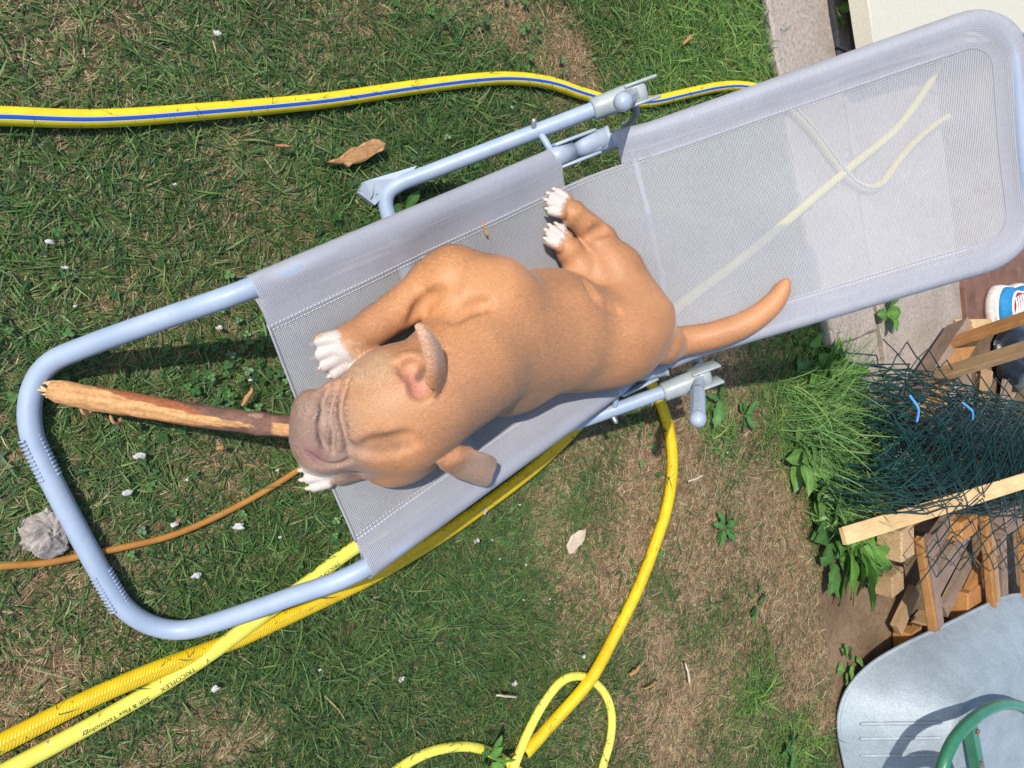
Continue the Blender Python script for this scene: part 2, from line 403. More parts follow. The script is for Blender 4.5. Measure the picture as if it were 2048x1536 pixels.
def fabz(x, y):                                 # fabric height under a plan point (front part)
    d = np.array([x, y]) - LO[:2]; t = d @ TR[:2]; s = d @ AL[:2] - SKEW * t
    return float(fab(np.clip(s, 0, .78), t)[2]), s, t
def fabric_mat(name, hole, base, seed=0):
    m, t, b, out = newmat(name); uv = N(t, 'ShaderNodeTexCoord').outputs['UV']; sx = N(t, 'ShaderNodeSeparateXYZ'); t.links.new(uv, sx.inputs[0])
    p = .0033
    def wv(o):
        k = N(t, 'ShaderNodeMath', _operation='MULTIPLY'); t.links.new(o, k.inputs[0]); k.inputs[1].default_value = 2 * pi / p
        s = N(t, 'ShaderNodeMath', _operation='SINE'); t.links.new(k.outputs[0], s.inputs[0]); return s.outputs[0]
    a, c = wv(sx.outputs[0]), wv(sx.outputs[1])
    mn = N(t, 'ShaderNodeMath', _operation='MINIMUM'); t.links.new(a, mn.inputs[0]); t.links.new(c, mn.inputs[1])
    hl_ = N(t, 'ShaderNodeMapRange'); hl_.inputs[1].default_value = hole - .25; hl_.inputs[2].default_value = hole + .25; t.links.new(mn.outputs[0], hl_.inputs[0])
    v = objco(t); n1 = noise(t, v, 5, 5, .6); n2 = noise(t, uv, 900, 2, .5, (1, .05, 1)); n3 = noise(t, v, 26, 5, .7)
    col_ = ramp(t, n1, [(.3, tuple(x * .93 for x in base)), (.7, tuple(x * 1.05 for x in base))])
    col_ = mixc(t, col_, ramp(t, n2, [(.3, (.86, .86, .88)), (.7, (1.1, 1.1, 1.1))]), .8, 'MULTIPLY')
    col_ = mixc(t, col_, (.36, .27, .17), ramp(t, n3, [(.60, (0, 0, 0)), (.78, (.34, .34, .34))]))     # faint dirt
    t.links.new(col_, b.inputs['Base Color']); b.inputs['Roughness'].default_value = .55; b.inputs['Specular IOR Level'].default_value = .35
    mx = N(t, 'ShaderNodeMath', _operation='MAXIMUM'); t.links.new(a, mx.inputs[0]); t.links.new(c, mx.inputs[1]); bump(t, b, mx.outputs[0], .35, .0012)
    tl = N(t, 'ShaderNodeBsdfTranslucent'); t.links.new(col_, tl.inputs[0]); ms = N(t, 'ShaderNodeMixShader'); ms.inputs[0].default_value = .22
    t.links.new(b.outputs[0], ms.inputs[1]); t.links.new(tl.outputs[0], ms.inputs[2])
    tp = N(t, 'ShaderNodeBsdfTransparent'); m2 = N(t, 'ShaderNodeMixShader'); t.links.new(hl_.outputs[0], m2.inputs[0]); t.links.new(ms.outputs[0], m2.inputs[1]); t.links.new(tp.outputs[0], m2.inputs[2])
    t.links.new(m2.outputs[0], out.inputs[0]); return m
FB = (.48, .48, .505)
M['mesh_cloth'] = fabric_mat('mesh_cloth', .05, FB)
M['mesh_hem'] = fabric_mat('mesh_cloth_hem', .10, (.47, .47, .51))
def grid(fn, us, ts):
    U, T_ = np.meshgrid(us, ts, indexing='ij'); V = fn(U, T_).reshape(-1, 3); nu, nt_ = U.shape
    i = np.arange(nu - 1)[:, None] * nt_; j = np.arange(nt_ - 1)[None]
    F = np.stack([i + j, i + j + 1, i + nt_ + j + 1, i + nt_ + j], -1).reshape(-1, 4)[:, ::-1]
    return V, F, np.stack([U.ravel(), T_.ravel()], 1)
TS = .205                                       # seam line
UE = HS + HL                                    # far end
def tlim(u):                                    # half width of the panel, rounded at the far corners
    ri = .055; uc = UE - .032 - ri; x = np.clip(u - uc, 0, ri); return TS - ri + np.sqrt(np.maximum(ri ** 2 - x ** 2, 0))
us = np.r_[np.linspace(0, .66, 45), np.linspace(.67, .9, 32), np.linspace(.92, UE - .09, 30), UE - .032 - .055 + .055 * np.sin(np.linspace(.05, pi / 2 * .995, 10))]
V, F, uv = grid(lambda U, T_: fab(U, T_ * tlim(U)), us, np.linspace(-1, 1, 49)); uv[:, 1] *= tlim(uv[:, 0])
cloth = lounger.part('mesh_fabric', V, F, M['mesh_cloth'], uv=uv)
sec = [(x, RT + .0025) for x in np.linspace(.0, 1, 6)]
def sleeve(pth_u_t, name='hem_sleeve'):
    """pth: list of (u, t, inward du, inward dt)"""
    pu = np.array(pth_u_t); prof = []
    wd = (BW if pu[0, 0] < .5 else BK) - TS + .008; ro = RT + .003
    for k in np.linspace(0, 1, 6): prof.append((wd * (1 - k), ro - .0012 * (1 - k), 'top'))
    for a in np.linspace(pi / 2, -pi / 2, 9)[1:]: prof.append((-ro * cos(a), ro * sin(a), 'arc'))
    for k in np.linspace(0, 1, 6)[1:]: prof.append((wd * k, -ro * (1 - k) + (ro - .007) * k, 'bot'))
    V = []; UVs = []
    acc = np.r_[0, np.cumsum(np.hypot(*(np.diff(pu[:, :2], axis=0).T)))]; pl = np.r_[0, np.cumsum([math.dist(prof[i][:2], prof[i + 1][:2]) for i in range(len(prof) - 1)])]
    for (u, t, iu, it), q in zip(pu, acc):
        for (w, h, kind), l in zip(prof, pl):
            uu, tt = u + iu * w, t + it * w
            s = float(np.interp(uu, UU, CS)); z = float(np.interp(uu, UU, CZ)); a = float(np.interp(uu, UU, th))
            if w > 0:                                # the flap follows the cloth
                c = fab(uu, tt); f_ = LW(s - sin(a) * h, tt, HZ + z + cos(a) * h); k = min(1, w / .04) 
                nn = nrm(LW(-sin(a), 0, cos(a)) - LW(0, 0, 0)); tgt = c + nn * (.0014 if kind == 'top' else -.005)
                V.append(f_ * (1 - k) + tgt * k)
            else: V.append(LW(s - sin(a) * h, tt, HZ + z + cos(a) * h))
            UVs.append((q, l))
    m_ = len(prof); n_ = len(pu); V = np.array(V)
    i = np.arange(n_ - 1)[:, None] * m_; j = np.arange(m_ - 1)[None]
    F = np.stack([i + j, i + j + 1, i + m_ + j + 1, i + m_ + j], -1).reshape(-1, 4)
    return lounger.part(name, V, F, M['mesh_hem'], parent=cloth, uv=np.array(UVs))
for sg in (1, -1):
    sleeve([(u, sg * BW, 0, -sg) for u in np.linspace(0, .712, 40)])
cu = UE - cr
bl = [(u, BW + (BK - BW) * min(1, (u - .78) / .15), 0, -1) for u in np.linspace(.862, cu, 40)] + [(cu + cr * sin(a), BK - cr + cr * cos(a), -sin(a), -cos(a)) for a in np.linspace(.12, pi / 2, 12)]
bl += [(UE, t, -1, 0) for t in np.linspace(BK - cr - .02, -(BK - cr - .02), 20)] + [(u, -t, iu, -it) for u, t, iu, it in bl[::-1]]
sleeve(bl)
# stitching along the seams: short raised threads
M['thread'] = simple('pale_thread', (.50, .50, .54), (.62, .62, .66), 50, .7)
vf = []
def stitch(us_, tf, st=.0075):
    for u in np.arange(us_[0], us_[1], st):
        a, b = fab(u, tf(u)), fab(u + st * .62, tf(u + st * .62)); up = np.array([0, 0, .0022]); ax = nrm(b - a); sd_ = np.cross(ax, [0, 0, 1]) * .0009
        V = [a - sd_ + up, b - sd_ + up, b + sd_ + up, a + sd_ + up, (a + b) / 2 + up * 1.7]
        vf.append((V, [(0, 1, 4), (1, 2, 4), (2, 3, 4), (3, 0, 4)]))
for sg in (1, -1):
    for o_ in (0, .007):
        stitch((.004, UE - .14), lambda u: sg * (TS - .004 - o_))
V, F = join(*vf); lounger.part('stitching', V, F, M['thread'], parent=cloth, kind='stuff', smooth=False)
# folded hem at the foot end of the cloth
V, F, _ = tube(fab(np.zeros(25), np.linspace(-TS, TS, 25)), .0026, 8); lounger.part('end_hem', V, F, M['mesh_hem'], parent=cloth, uv=np.stack([_[:, 0], _[:, 1] * .01], 1))
def PB(px, py, off=0.0):                        # photo point on the backrest cloth, off above it
    n_ = -AL * sin(BE) + np.array([0, 0, cos(BE)]); h0 = LP([(HS, 0, HZ)])[0] + n_ * (RT + off); d = ray(px, py); c = np.array([0, 0, CAMH])
    return c + d * (((h0 - c) @ n_) / (d @ n_))
# ------------------------------------------------------------------ dog (one continuous skin from a blended distance field)
VH = .0027
dlo = np.array([.42, -.46, .17]); dhi = np.array([1.74, .34, .62])
nx, ny, nz = (np.ceil((dhi - dlo) / VH)).astype(int)
FLD = np.full((nx, ny, nz), .06, np.float32)
gx = [dlo[k] + VH * np.arange((nx, ny, nz)[k]) for k in range(3)]
def sub(lo, hi):
    i0 = np.clip(((np.asarray(lo) - dlo) / VH).astype(int), 0, None); i1 = np.minimum(((np.asarray(hi) - dlo) / VH).astype(int) + 2, [nx, ny, nz])
    sl = tuple(slice(a, b) for a, b in zip(i0, i1))
    X, Y, Z = np.meshgrid(*[gx[k][sl[k]] for k in range(3)], indexing='ij', sparse=True)
    return sl, X.astype(np.float32), Y.astype(np.float32), Z.astype(np.float32)
def smin(a, b, k):
    h = np.clip(.5 + .5 * (b - a) / k, 0, 1); return b + (a - b) * h - k * h * (1 - h)
BONES = []                                       # a, b, hair direction
def cone(a, b, ra, rb, k=.02, hair=None, flat=None):
    """rounded cone a-b; flat=(axis, factor) squashes it along an axis"""
    a = np.asarray(a, float); b = np.asarray(b, float); m = max(ra, rb) + k + .012
    sl, X, Y, Z = sub(np.minimum(a, b) - m, np.maximum(a, b) + m)
    ba = b - a; L2 = ba @ ba + 1e-9
    t = np.clip(((X - a[0]) * ba[0] + (Y - a[1]) * ba[1] + (Z - a[2]) * ba[2]) / L2, 0, 1)
    dx, dy, dz = X - a[0] - t * ba[0], Y - a[1] - t * ba[1], Z - a[2] - t * ba[2]
    if flat is not None:
        ax, f = nrm(flat[0]), flat[1]; q = dx * ax[0] + dy * ax[1] + dz * ax[2]; g_ = 1 / f - 1
        dx, dy, dz = dx + g_ * q * ax[0], dy + g_ * q * ax[1], dz + g_ * q * ax[2]
    d = np.sqrt(dx * dx + dy * dy + dz * dz) - (ra + t * (rb - ra))
    FLD[sl] = smin(FLD[sl], d.astype(np.float32), k)
    BONES.append((a, b, nrm(hair if hair is not None else (b - a)), max(ra, rb)))
def ell(c, axs, r, k=.02, hair=None):
    c = np.asarray(c, float); A = np.array([nrm(x) for x in axs]); r = np.asarray(r, float); m = r.max() + k + .012
    sl, X, Y, Z = sub(c - m, c + m); X = X - c[0]; Y = Y - c[1]; Z = Z - c[2]
    q = [(X * A[i, 0] + Y * A[i, 1] + Z * A[i, 2]) for i in range(3)]
    k0 = np.sqrt(sum((q[i] / r[i]) ** 2 for i in range(3))); k1 = np.sqrt(sum((q[i] / r[i] ** 2) ** 2 for i in range(3))) + 1e-6
    d = k0 * (k0 - 1) / k1
    FLD[sl] = smin(FLD[sl], d.astype(np.float32), k)
    if hair is not None: BONES.append((c - A[0] * r[0] * .5, c + A[0] * r[0] * .5, nrm(hair), r.max()))
def carve(pts, w, depth, k=.006):               # a crease: subtract a thin tube
    pts = np.asarray(pts, float)
    for a, b in zip(pts[:-1], pts[1:]):
        m = w + k + .01; sl, X, Y, Z = sub(np.minimum(a, b) - m, np.maximum(a, b) + m); ba = b - a; L2 = ba @ ba + 1e-9
        t = np.clip(((X - a[0]) * ba[0] + (Y - a[1]) * ba[1] + (Z - a[2]) * ba[2]) / L2, 0, 1)
        d = np.sqrt((X - a[0] - t * ba[0]) ** 2 + (Y - a[1] - t * ba[1]) ** 2 + (Z - a[2] - t * ba[2]) ** 2) - w
        FLD[sl] = -smin(-FLD[sl], d.astype(np.float32), k)
def field(p):
    q = np.clip(((np.asarray(p) - dlo) / VH).round().astype(int), 0, [nx - 1, ny - 1, nz - 1]); return FLD[q[0], q[1], q[2]]
def hit(px, py, inset=0.0):                     # first point of the skin the photo shows at px, py
    d = nrm(ray(px, py)); c = np.array([0, 0, CAMH]); t = .6
    while t < 2.6:
        p = c + d * t
        if np.all(p > dlo) and np.all(p < dhi) and field(p) < 0: return p + d * inset
        t += .0016
    return None
def sheet(pts3, thick):                         # a stamped thin sheet (ears): grid of points (n,m,3)
    for p in pts3.reshape(-1, 3):
        m = thick + .008; sl, X, Y, Z = sub(p - m, p + m)
        d = np.sqrt((X - p[0]) ** 2 + (Y - p[1]) ** 2 + (Z - p[2]) ** 2) - thick
        FLD[sl] = smin(FLD[sl], d.astype(np.float32), .0012)
UPV = np.array([0, 0, 1.])
# trunk
hipc = P(1238, 672, .345); loin = P(1120, 668, .325); rib = P(1010, 678, .32); wit = P(935, 728, .335)
back = nrm(hipc - wit)
trs = np.cross(UPV, back)                       # across the trunk, towards the hind legs' side
ell(rib, (back, trs, UPV), (.155, .128, .105), .03, back)
ell(loin, (back, trs, UPV), (.15, .118, .10), .03, back)
ell(hipc, (back, trs, UPV), (.115, .105, .09), .03, back)
cone(wit, P(860, 790, .345), .108, .098, .03, -nrm(P(860, 790, .345) - wit))
ell(P(1020, 760, .29), (back, trs, UPV), (.11, .07, .075), .03, back)       # near flank
ell(P(1180, 725, .30), (back, trs, UPV), (.12, .06, .075), .03, back)
ell(P(1085, 607, .285), (back, trs, UPV), (.12, .072, .07), .03, back)       # belly side
# head, facing down the lounger
sk = P(800, 828, .335); mz = P(652, 872, .275)
fwd = nrm((mz - sk) * [1, 1, .35]); lat = np.cross(UPV, fwd); lat = nrm(lat); hup = np.cross(fwd, lat)
ell(sk, (fwd, lat, hup), (.098, .108, .082), .03, -fwd)
ell(P(775, 752, .31), (fwd, lat, hup), (.07, .050, .055), .02, -fwd)          # cheek, upper side of the photo
ell(P(806, 914, .297), (fwd, lat, hup), (.076, .048, .055), .022, -fwd)       # cheek, lower side
ell(P(728, 845, .312), (fwd, lat, hup), (.07, .082, .055), .03, -fwd)
ell(mz, (fwd, lat, hup), (.06, .063, .048), .03, -fwd)
ell(P(634, 846, .282), (fwd, lat, hup), (.04, .058, .042), .012, -fwd); ell(P(662, 835, .285), (fwd, lat, hup), (.045, .045, .04), .015, -fwd)        # puffy lip, far side
ell(P(650, 910, .272), (fwd, lat, hup), (.043, .033, .036), .012, -fwd)       # lip, near side
ell(P(690, 800, .265), (fwd, lat, hup), (.05, .03, .035), .012, -fwd)
def roll(pix, r_, k=.006):                      # a soft skin fold standing proud of the muzzle
    h = [hit(*q, .55 * r_) for q in pix]; h = [x for x in h if x is not None]
    if len(h) > 1:
        h = spline(np.array(h), 3); n_ = len(h)
        for q in range(n_ - 1): cone(h[q], h[q + 1], r_ * (.6 + .4 * sin(pi * q / (n_ - 1))), r_ * (.6 + .4 * sin(pi * (q + 1) / (n_ - 1))), k, -fwd)
roll([(640, 800), (635, 840), (638, 888)], .012, .006); roll([(660, 792), (653, 835), (658, 895)], .012, .006)
roll([(676, 788), (671, 830), (678, 892)], .012, .006)
roll([(640, 792), (668, 778), (700, 770)], .012, .008)
# upper front leg: shoulder - elbow - paw
cone(P(985, 600, .325), P(905, 572, .305), .085, .07, .03, P(900, 560, .3) - P(960, 590, .3))
cone(P(905, 562, .30), P(862, 572, .283), .064, .045, .016)
cone(P(866, 572, .283), P(755, 648, .268), .043, .032, .010)
cone(P(755, 648, .268), P(700, 690, .264), .032, .034, .010)
def paw(w, tip, r, up_=UPV, spread=.0195, rt=.0118):
    """wrist, toe-line centre"""
    d = nrm(tip - w); s_ = np.cross(up_, d); tips = []
    cone(w, w + d * r * .35, r * .95, r * .7, .012, d)
    for i, o_ in enumerate((-1.5, -.5, .5, 1.5)):
        ln = np.linalg.norm(tip - w) * (1.0 if abs(o_) < 1 else .82)
        a = w + s_ * o_ * spread * .55; b = w + d * ln + s_ * o_ * spread - up_ * .004
        m_ = (a + b) / 2 + up_ * .009; cone(a, m_, rt * .8, rt, .0025, d); cone(m_, b, rt, rt * .9, .0025, d); tips.append((b + d * rt * .55, d, o_))
    return tips
CLAWS = []
CLAWS += [(paw(P(700, 690, .264), P(646, 719, .255), .037, spread=.0215, rt=.0135), 0)]
# lower front paw under the chin, over the edge of the cloth
cone(P(770, 912, .255), P(690, 937, .255), .030, .027, .008)
CLAWS += [(paw(P(672, 937, .26), P(617, 948, .252), .03, spread=.017, rt=.0105), 0)]
# hind legs, both thrown to the upper side of the photo
cone(P(1262, 640, .335), P(1228, 545, .315), .095, .062, .03)
cone(P(1228, 545, .315), P(1195, 492, .298), .06, .04, .02)
cone(P(1203, 480, .298), P(1150, 432, .292), .034, .027, .012)
CLAWS += [(paw(P(1142, 425, .29), P(1104, 398, .285), .027, spread=.0155, rt=.0098), 0)]
cone(P(1215, 585, .30), P(1165, 545, .285), .055, .04, .018)
cone(P(1168, 548, .285), P(1138, 500, .28), .034, .027, .012)
CLAWS += [(paw(P(1137, 500, .28), P(1104, 462, .274), .026, spread=.015, rt=.0095), 0)]
# tail, lying up the backrest
tp = [P(1322, 690, .37), PB(1350, 685, .03), PB(1430, 670, .022), PB(1495, 645, .019), PB(1545, 608, .016), PB(1571, 566, .011)]
tq = spline(np.array(tp), 5); tr_ = np.interp(np.arange(len(tq)) / 5, [0, .7, 1, 2, 3, 4, 4.7, 5], [.042, .036, .031, .0275, .024, .0195, .014, .009])
for q in range(len(tq) - 1): cone(tq[q], tq[q + 1], tr_[q], tr_[q + 1], .012)
# ears: bent sheets (grid of pixel, pixel, height)
def ear(rows, thick=.0038, n=13):
    g_ = np.array([[P(*q) for q in r_] for r_ in rows]); a = np.array([spline(r_, n) for r_ in g_]); b = np.stack([spline(a[:, k], n) for k in range(a.shape[1])], 1)
    step = max(1, int(.0028 / max(1e-4, np.linalg.norm(b[0, 1] - b[0, 0])))); sheet(b.reshape(-1, 3), thick)
# standing ear, upper side of the photo: rim, middle, back edge; base row to tip row
ear([[(818, 802, .398), (834, 806, .404), (852, 808, .404), (868, 810, .392)],
     [(845, 784, .432), (858, 787, .438), (872, 787, .432), (885, 785, .414)],
     [(857, 744, .462), (866, 744, .466), (876, 745, .460), (887, 748, .440)],
     [(851, 704, .474), (860, 705, .478), (870, 705, .474), (880, 704, .460)],
     [(840, 668, .478), (848, 671, .482), (858, 676, .481), (872, 684, .470)],
     [(834, 652, .474), (840, 654, .478), (848, 659, .479), (858, 668, .474)]])
# folded ear, lower side
ear([[(876, 922, .383), (894, 908, .388), (914, 897, .390), (934, 896, .384)],
     [(886, 936, .372), (905, 926, .388), (926, 914, .394), (950, 905, .386)],
     [(906, 948, .348), (925, 941, .366), (948, 927, .376), (976, 913, .370)],
     [(936, 960, .322), (950, 956, .342), (966, 945, .352), (988, 922, .352)],
     [(968, 970, .302), (974, 966, .316), (979, 958, .330), (987, 935, .340)]])
# hollow in front of the standing ear
h = [hit(*q, .0) for q in ((806, 728), (822, 742), (834, 760), (836, 780))]
if all(x is not None for x in h):
    h = np.array(h); carve(spline(h + UPV * .008, 4), .0155, 0, .012); carve(spline(np.array([h[1] - UPV * .004, h[2] - UPV * .006]), 3), .007, 0, .008)
h = [hit(*q, .004) for q in ((800, 722), (812, 714), (828, 712))]
if all(x is not None for x in h): [cone(a, b, .008, .008, .008) for a, b in zip(h[:-1], h[1:])]
# folds (photo pixels)
def fold(pix, w=.0028, ins=.001, k=.007):
    h = [hit(px, py, ins) for px, py in pix]; h = [x for x in h if x is not None]
    if len(h) > 1: carve(spline(np.array(h), 3), w, 0, k)
for f_ in ([(655, 776), (643, 806), (648, 840), (641, 872), (650, 900)], [(676, 768), (664, 804), (658, 838), (665, 868), (662, 904)], [(694, 764), (682, 800), (680, 834), (689, 866), (697, 912)], [(640, 830), (637, 856), (645, 884)],
           [(612, 905), (640, 925), (672, 930), (702, 918)]):
    fold(f_, .0025, .0011, .0075)
for f_ in ([(825, 640), (850, 605), (880, 585)], [(905, 640), (940, 618), (975, 610)], [(702, 898), (760, 906), (825, 890)], [(735, 886), (780, 884), (815, 874)],
           [(946, 905), (960, 890), (972, 880)], [(1170, 560), (1195, 600), (1235, 620)],
           [(1185, 470), (1200, 462), (1215, 458)]):
    fold(f_, .003, -.0032, .02)
def surface_nets(Fd):
    s = Fd < 0
    c = np.zeros(tuple(np.array(Fd.shape) - 1) + (4,), np.float32)
    sh = Fd.shape; core = lambda i, j, k: (slice(i, sh[0] - 1 + i), slice(j, sh[1] - 1 + j), slice(k, sh[2] - 1 + k))
    corners = [(i, j, k) for i in (0, 1) for j in (0, 1) for k in (0, 1)]
    for a in corners:
        for ax in range(3):
            if a[ax] == 0:
                b = list(a); b[ax] = 1
                fa, fb = Fd[core(*a)], Fd[core(*b)]; x = (fa < 0) != (fb < 0)
                t = np.where(x, fa / (fa - fb + 1e-12), 0)
                c[..., 3] += x
                for q in range(3): c[..., q] += x * (a[q] + (t if q == ax else 0))
    act = c[..., 3] > 0; ids = np.full(act.shape, -1, np.int64); ids[act] = np.arange(act.sum())
    base = np.stack(np.nonzero(act), 1); V = base + c[act][:, :3] / c[act][:, 3:4]
    faces = []
    for ax in range(3):
        b, d = (ax + 1) % 3, (ax + 2) % 3
        sa = [slice(None)] * 3; sb = [slice(None)] * 3; sa[ax] = slice(0, -1); sb[ax] = slice(1, None)
        A_, B_ = s[tuple(sa)], s[tuple(sb)]; E_ = np.stack(np.nonzero(A_ != B_), 1)
        E_ = E_[(E_[:, b] > 0) & (E_[:, d] > 0) & (E_[:, b] < sh[b] - 1) & (E_[:, d] < sh[d] - 1)]
        ins = A_[tuple(E_.T)]
        def idx(db, dd): q = E_.copy(); q[:, b] += db; q[:, d] += dd; return ids[tuple(q.T)]
        f = np.stack([idx(-1, -1), idx(0, -1), idx(0, 0), idx(-1, 0)], 1); f[~ins] = f[~ins][:, ::-1]; faces.append(f)
    return V, np.vstack(faces)
DV, DF = surface_nets(FLD); DV = dlo + DV * VH
# keep the one connected skin (largest piece)
lab = np.arange(len(DV))
for _ in range(400):
    m_ = lab[DF].min(1); new = lab.copy(); np.minimum.at(new, DF.ravel(), np.repeat(m_, 4)); new = new[new]
    if np.array_equal(new, lab): break
    lab = new
ul, cn = np.unique(lab, return_counts=True); keep = lab == ul[cn.argmax()]
mp_ = np.cumsum(keep) - 1; DF = mp_[DF[keep[DF].all(1)]]; DV = DV[keep]
def laplace(V, F, it, lam=.5):
    e = np.vstack([F[:, [0, 1]], F[:, [1, 2]], F[:, [2, 3]], F[:, [3, 0]]]); e = np.vstack([e, e[:, ::-1]])
    for _ in range(it):
        s_ = np.zeros_like(V); n_ = np.zeros(len(V)); np.add.at(s_, e[:, 0], V[e[:, 1]]); np.add.at(n_, e[:, 0], 1); V = V + lam * (s_ / n_[:, None] - V)
    return V
DV = laplace(DV, DF, 2)
# keep the belly from sinking through the cloth
dd = DV[:, :2] - LO[:2]; tt = dd @ TR[:2]; ss = dd @ AL[:2] - SKEW * tt
on = (ss > .0) & (np.abs(tt) < .26); zf = fab(np.clip(ss, 0, 1.2), tt)[:, 2]
low = on & (ss < .74) & (DV[:, 2] < zf + .003); DV[low, 2] = zf[low] + .003
fn = np.cross(DV[DF[:, 2]] - DV[DF[:, 0]], DV[DF[:, 3]] - DV[DF[:, 1]]); DN_ = np.zeros_like(DV)
for q in range(4): np.add.at(DN_, DF[:, q], fn)
DN_ /= np.linalg.norm(DN_, axis=1)[:, None] + 1e-12
# coat colour by region of the body, some light and shade painted in
def seg_d(V, a, b):
    a = np.asarray(a); b = np.asarray(b); ba = b - a; t = np.clip((V - a) @ ba / (ba @ ba + 1e-9), 0, 1); return np.linalg.norm(V - a - t[:, None] * ba, axis=1), t
def blend(c, col_, w): return c * (1 - w[:, None]) + np.asarray(col_) * w[:, None]
def sstep(x, a, b): t = np.clip((x - a) / (b - a), 0, 1); return t * t * (3 - 2 * t)
TAN = np.array([.455, .215, .098])
C = np.tile(TAN, (len(DV), 1))
nz1 = fbm(DV[:, 0] + DV[:, 2] * .7, DV[:, 1] - DV[:, 2] * .5, .09, 31)[:, None]
C = C * (.84 + .32 * nz1); nz2 = fbm(DV[:, 0] * .6 + DV[:, 2], DV[:, 1] * 1.6, .05, 37)[:, None]; C = C * (.93 + .14 * nz2)
q = np.linalg.norm((DV - P(930, 590, .36)) * [1, 1, .6], axis=1); C = blend(C, (.52, .245, .098), .6 * (1 - sstep(q, .05, .17)))  # brighter shoulder, a sunlit highlight painted into the coat
sad = np.linalg.norm((DV - P(1105, 735, .42)) * [.75, 1, .6], axis=1); C = blend(C, (.37, .19, .10), .55 * (1 - sstep(sad, .04, .17)))      # duller saddle on the back
sad = np.linalg.norm((DV - P(930, 830, .42)) * [1, 1, .6], axis=1); C = blend(C, (.38, .20, .115), .5 * (1 - sstep(sad, .03, .11)))
q = seg_d(DV, P(640, 860, .29), P(660, 905, .28))[0]; C = blend(C, (.31, .205, .155), .92 * (1 - sstep(q, .05, .11)))                      # greyish muzzle
q = np.linalg.norm((DV - P(618, 848, .30)) * [1, .8, 1], axis=1); C = blend(C, (.27, .18, .145), .65 * (1 - sstep(q, .02, .06)))
q = np.linalg.norm(DV - P(770, 805, .40), axis=1); C = blend(C, (.42, .235, .12), .5 * (1 - sstep(q, .03, .09)))
q = np.linalg.norm(DV - P(620, 895, .30), axis=1); C = blend(C, (.27, .16, .14), .6 * (1 - sstep(q, .012, .035)))
q = np.linalg.norm(DV - P(633, 908, .30), axis=1); C = blend(C, (.25, .115, .11), .7 * (1 - sstep(q, .008, .026)))                         # nose
q = np.linalg.norm(DV - P(655, 780, .28), axis=1); C = blend(C, (.36, .19, .14), .5 * (1 - sstep(q, .015, .05)))
for px, py, z, r_ in ((815, 738, .41, .026), (828, 728, .41, .02), (826, 768, .40, .026), (832, 785, .40, .018)):
    q = np.linalg.norm(DV - P(px, py, z), axis=1); C = blend(C, (.48, .21, .15), .75 * (1 - sstep(q, r_ * .5, r_ * 1.3)))                  # pink inside of the ear
for px, py, z, r_ in ((838, 744, .405, .017), (836, 756, .40, .012)): 
    q = np.linalg.norm(DV - P(px, py, z), axis=1); C = blend(C, (.10, .045, .03), .8 * (1 - sstep(q, r_ * .3, r_)))  # dark depth of the ear hollow, shade put into the colour
q = seg_d(DV, P(845, 675, .47), P(872, 700, .465))[0]; C = blend(C, (.62, .40, .28), .8 * (1 - sstep(q, .012, .05)))  # pale back of the standing ear, lightened further to look sunlit
q = seg_d(DV, P(950, 935, .38), P(975, 955, .33))[0]; C = blend(C, (.60, .38, .26), .8 * (1 - sstep(q, .012, .06)))  # pale folded ear, its colour raised to offset the shaded side
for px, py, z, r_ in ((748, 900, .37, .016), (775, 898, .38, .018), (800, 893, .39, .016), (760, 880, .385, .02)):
    q = np.linalg.norm(DV - P(px, py, z), axis=1); C = blend(C, (.20, .105, .055), .42 * (1 - sstep(q, r_ * .3, r_ * 1.5)))  # brow crease: darkening painted in where shade gathers
q = np.linalg.norm((DV - P(728, 728, .34)) * [1, 1, .7], axis=1); C = blend(C, (.50, .35, .22), .6 * (1 - sstep(q, .02, .06)))
WHITE = np.array([.52, .46, .42])
for a, b, r_ in ((P(690, 697, .26), P(645, 722, .25), .045), (P(660, 940, .26), P(610, 948, .25), .036), (P(1126, 412, .29), P(1100, 396, .285), .033), (P(1124, 480, .28), P(1100, 458, .27), .032)):
    d0, t0 = seg_d(DV, a, b); w_ = (1 - sstep(d0 + .008 * (nz1[:, 0] - .5), r_ - .008, r_ + .004)); ax_ = nrm(b - a); beh = (DV - a) @ ax_
    w_ *= sstep(beh + .02 * (fbm(DV[:, 0], DV[:, 1], .02, 77) - .5), -.006, .008); C = blend(C, WHITE, w_)
C = np.clip(C, .01, 1)
def coat_mat(name, sheen, bs):
    m, t, b, _ = newmat(name); a = N(t, 'ShaderNodeAttribute', _attribute_name='col'); v = objco(t)
    n = noise(t, v, 420, 3, .6); k = ramp(t, n, [(.3, (.82,) * 3), (.7, (1.16,) * 3)])
    t.links.new(mixc(t, a.outputs[0], k, 1.0, 'MULTIPLY'), b.inputs['Base Color']); b.inputs['Roughness'].default_value = .62; b.inputs['Specular IOR Level'].default_value = .25
    b.inputs['Sheen Weight'].default_value = sheen; b.inputs['Sheen Roughness'].default_value = .4; bump(t, b, n, bs, .0015); return m
M['skin'] = coat_mat('dog_coat', .15, .35); M['fur'] = coat_mat('dog_fur', .2, 0.0); M['fur'].node_tree.nodes['Principled BSDF'].inputs['Roughness'].default_value = .48; M['fur'].node_tree.nodes['Principled BSDF'].inputs['Specular IOR Level'].default_value = .4
dog = Thing('dog', P(1000, 700, .24), 'tan dog with white paws lying on the grey sun lounger, stick in its mouth', 'dog')
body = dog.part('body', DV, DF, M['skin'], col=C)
print('dog skin', len(DV), len(DF))
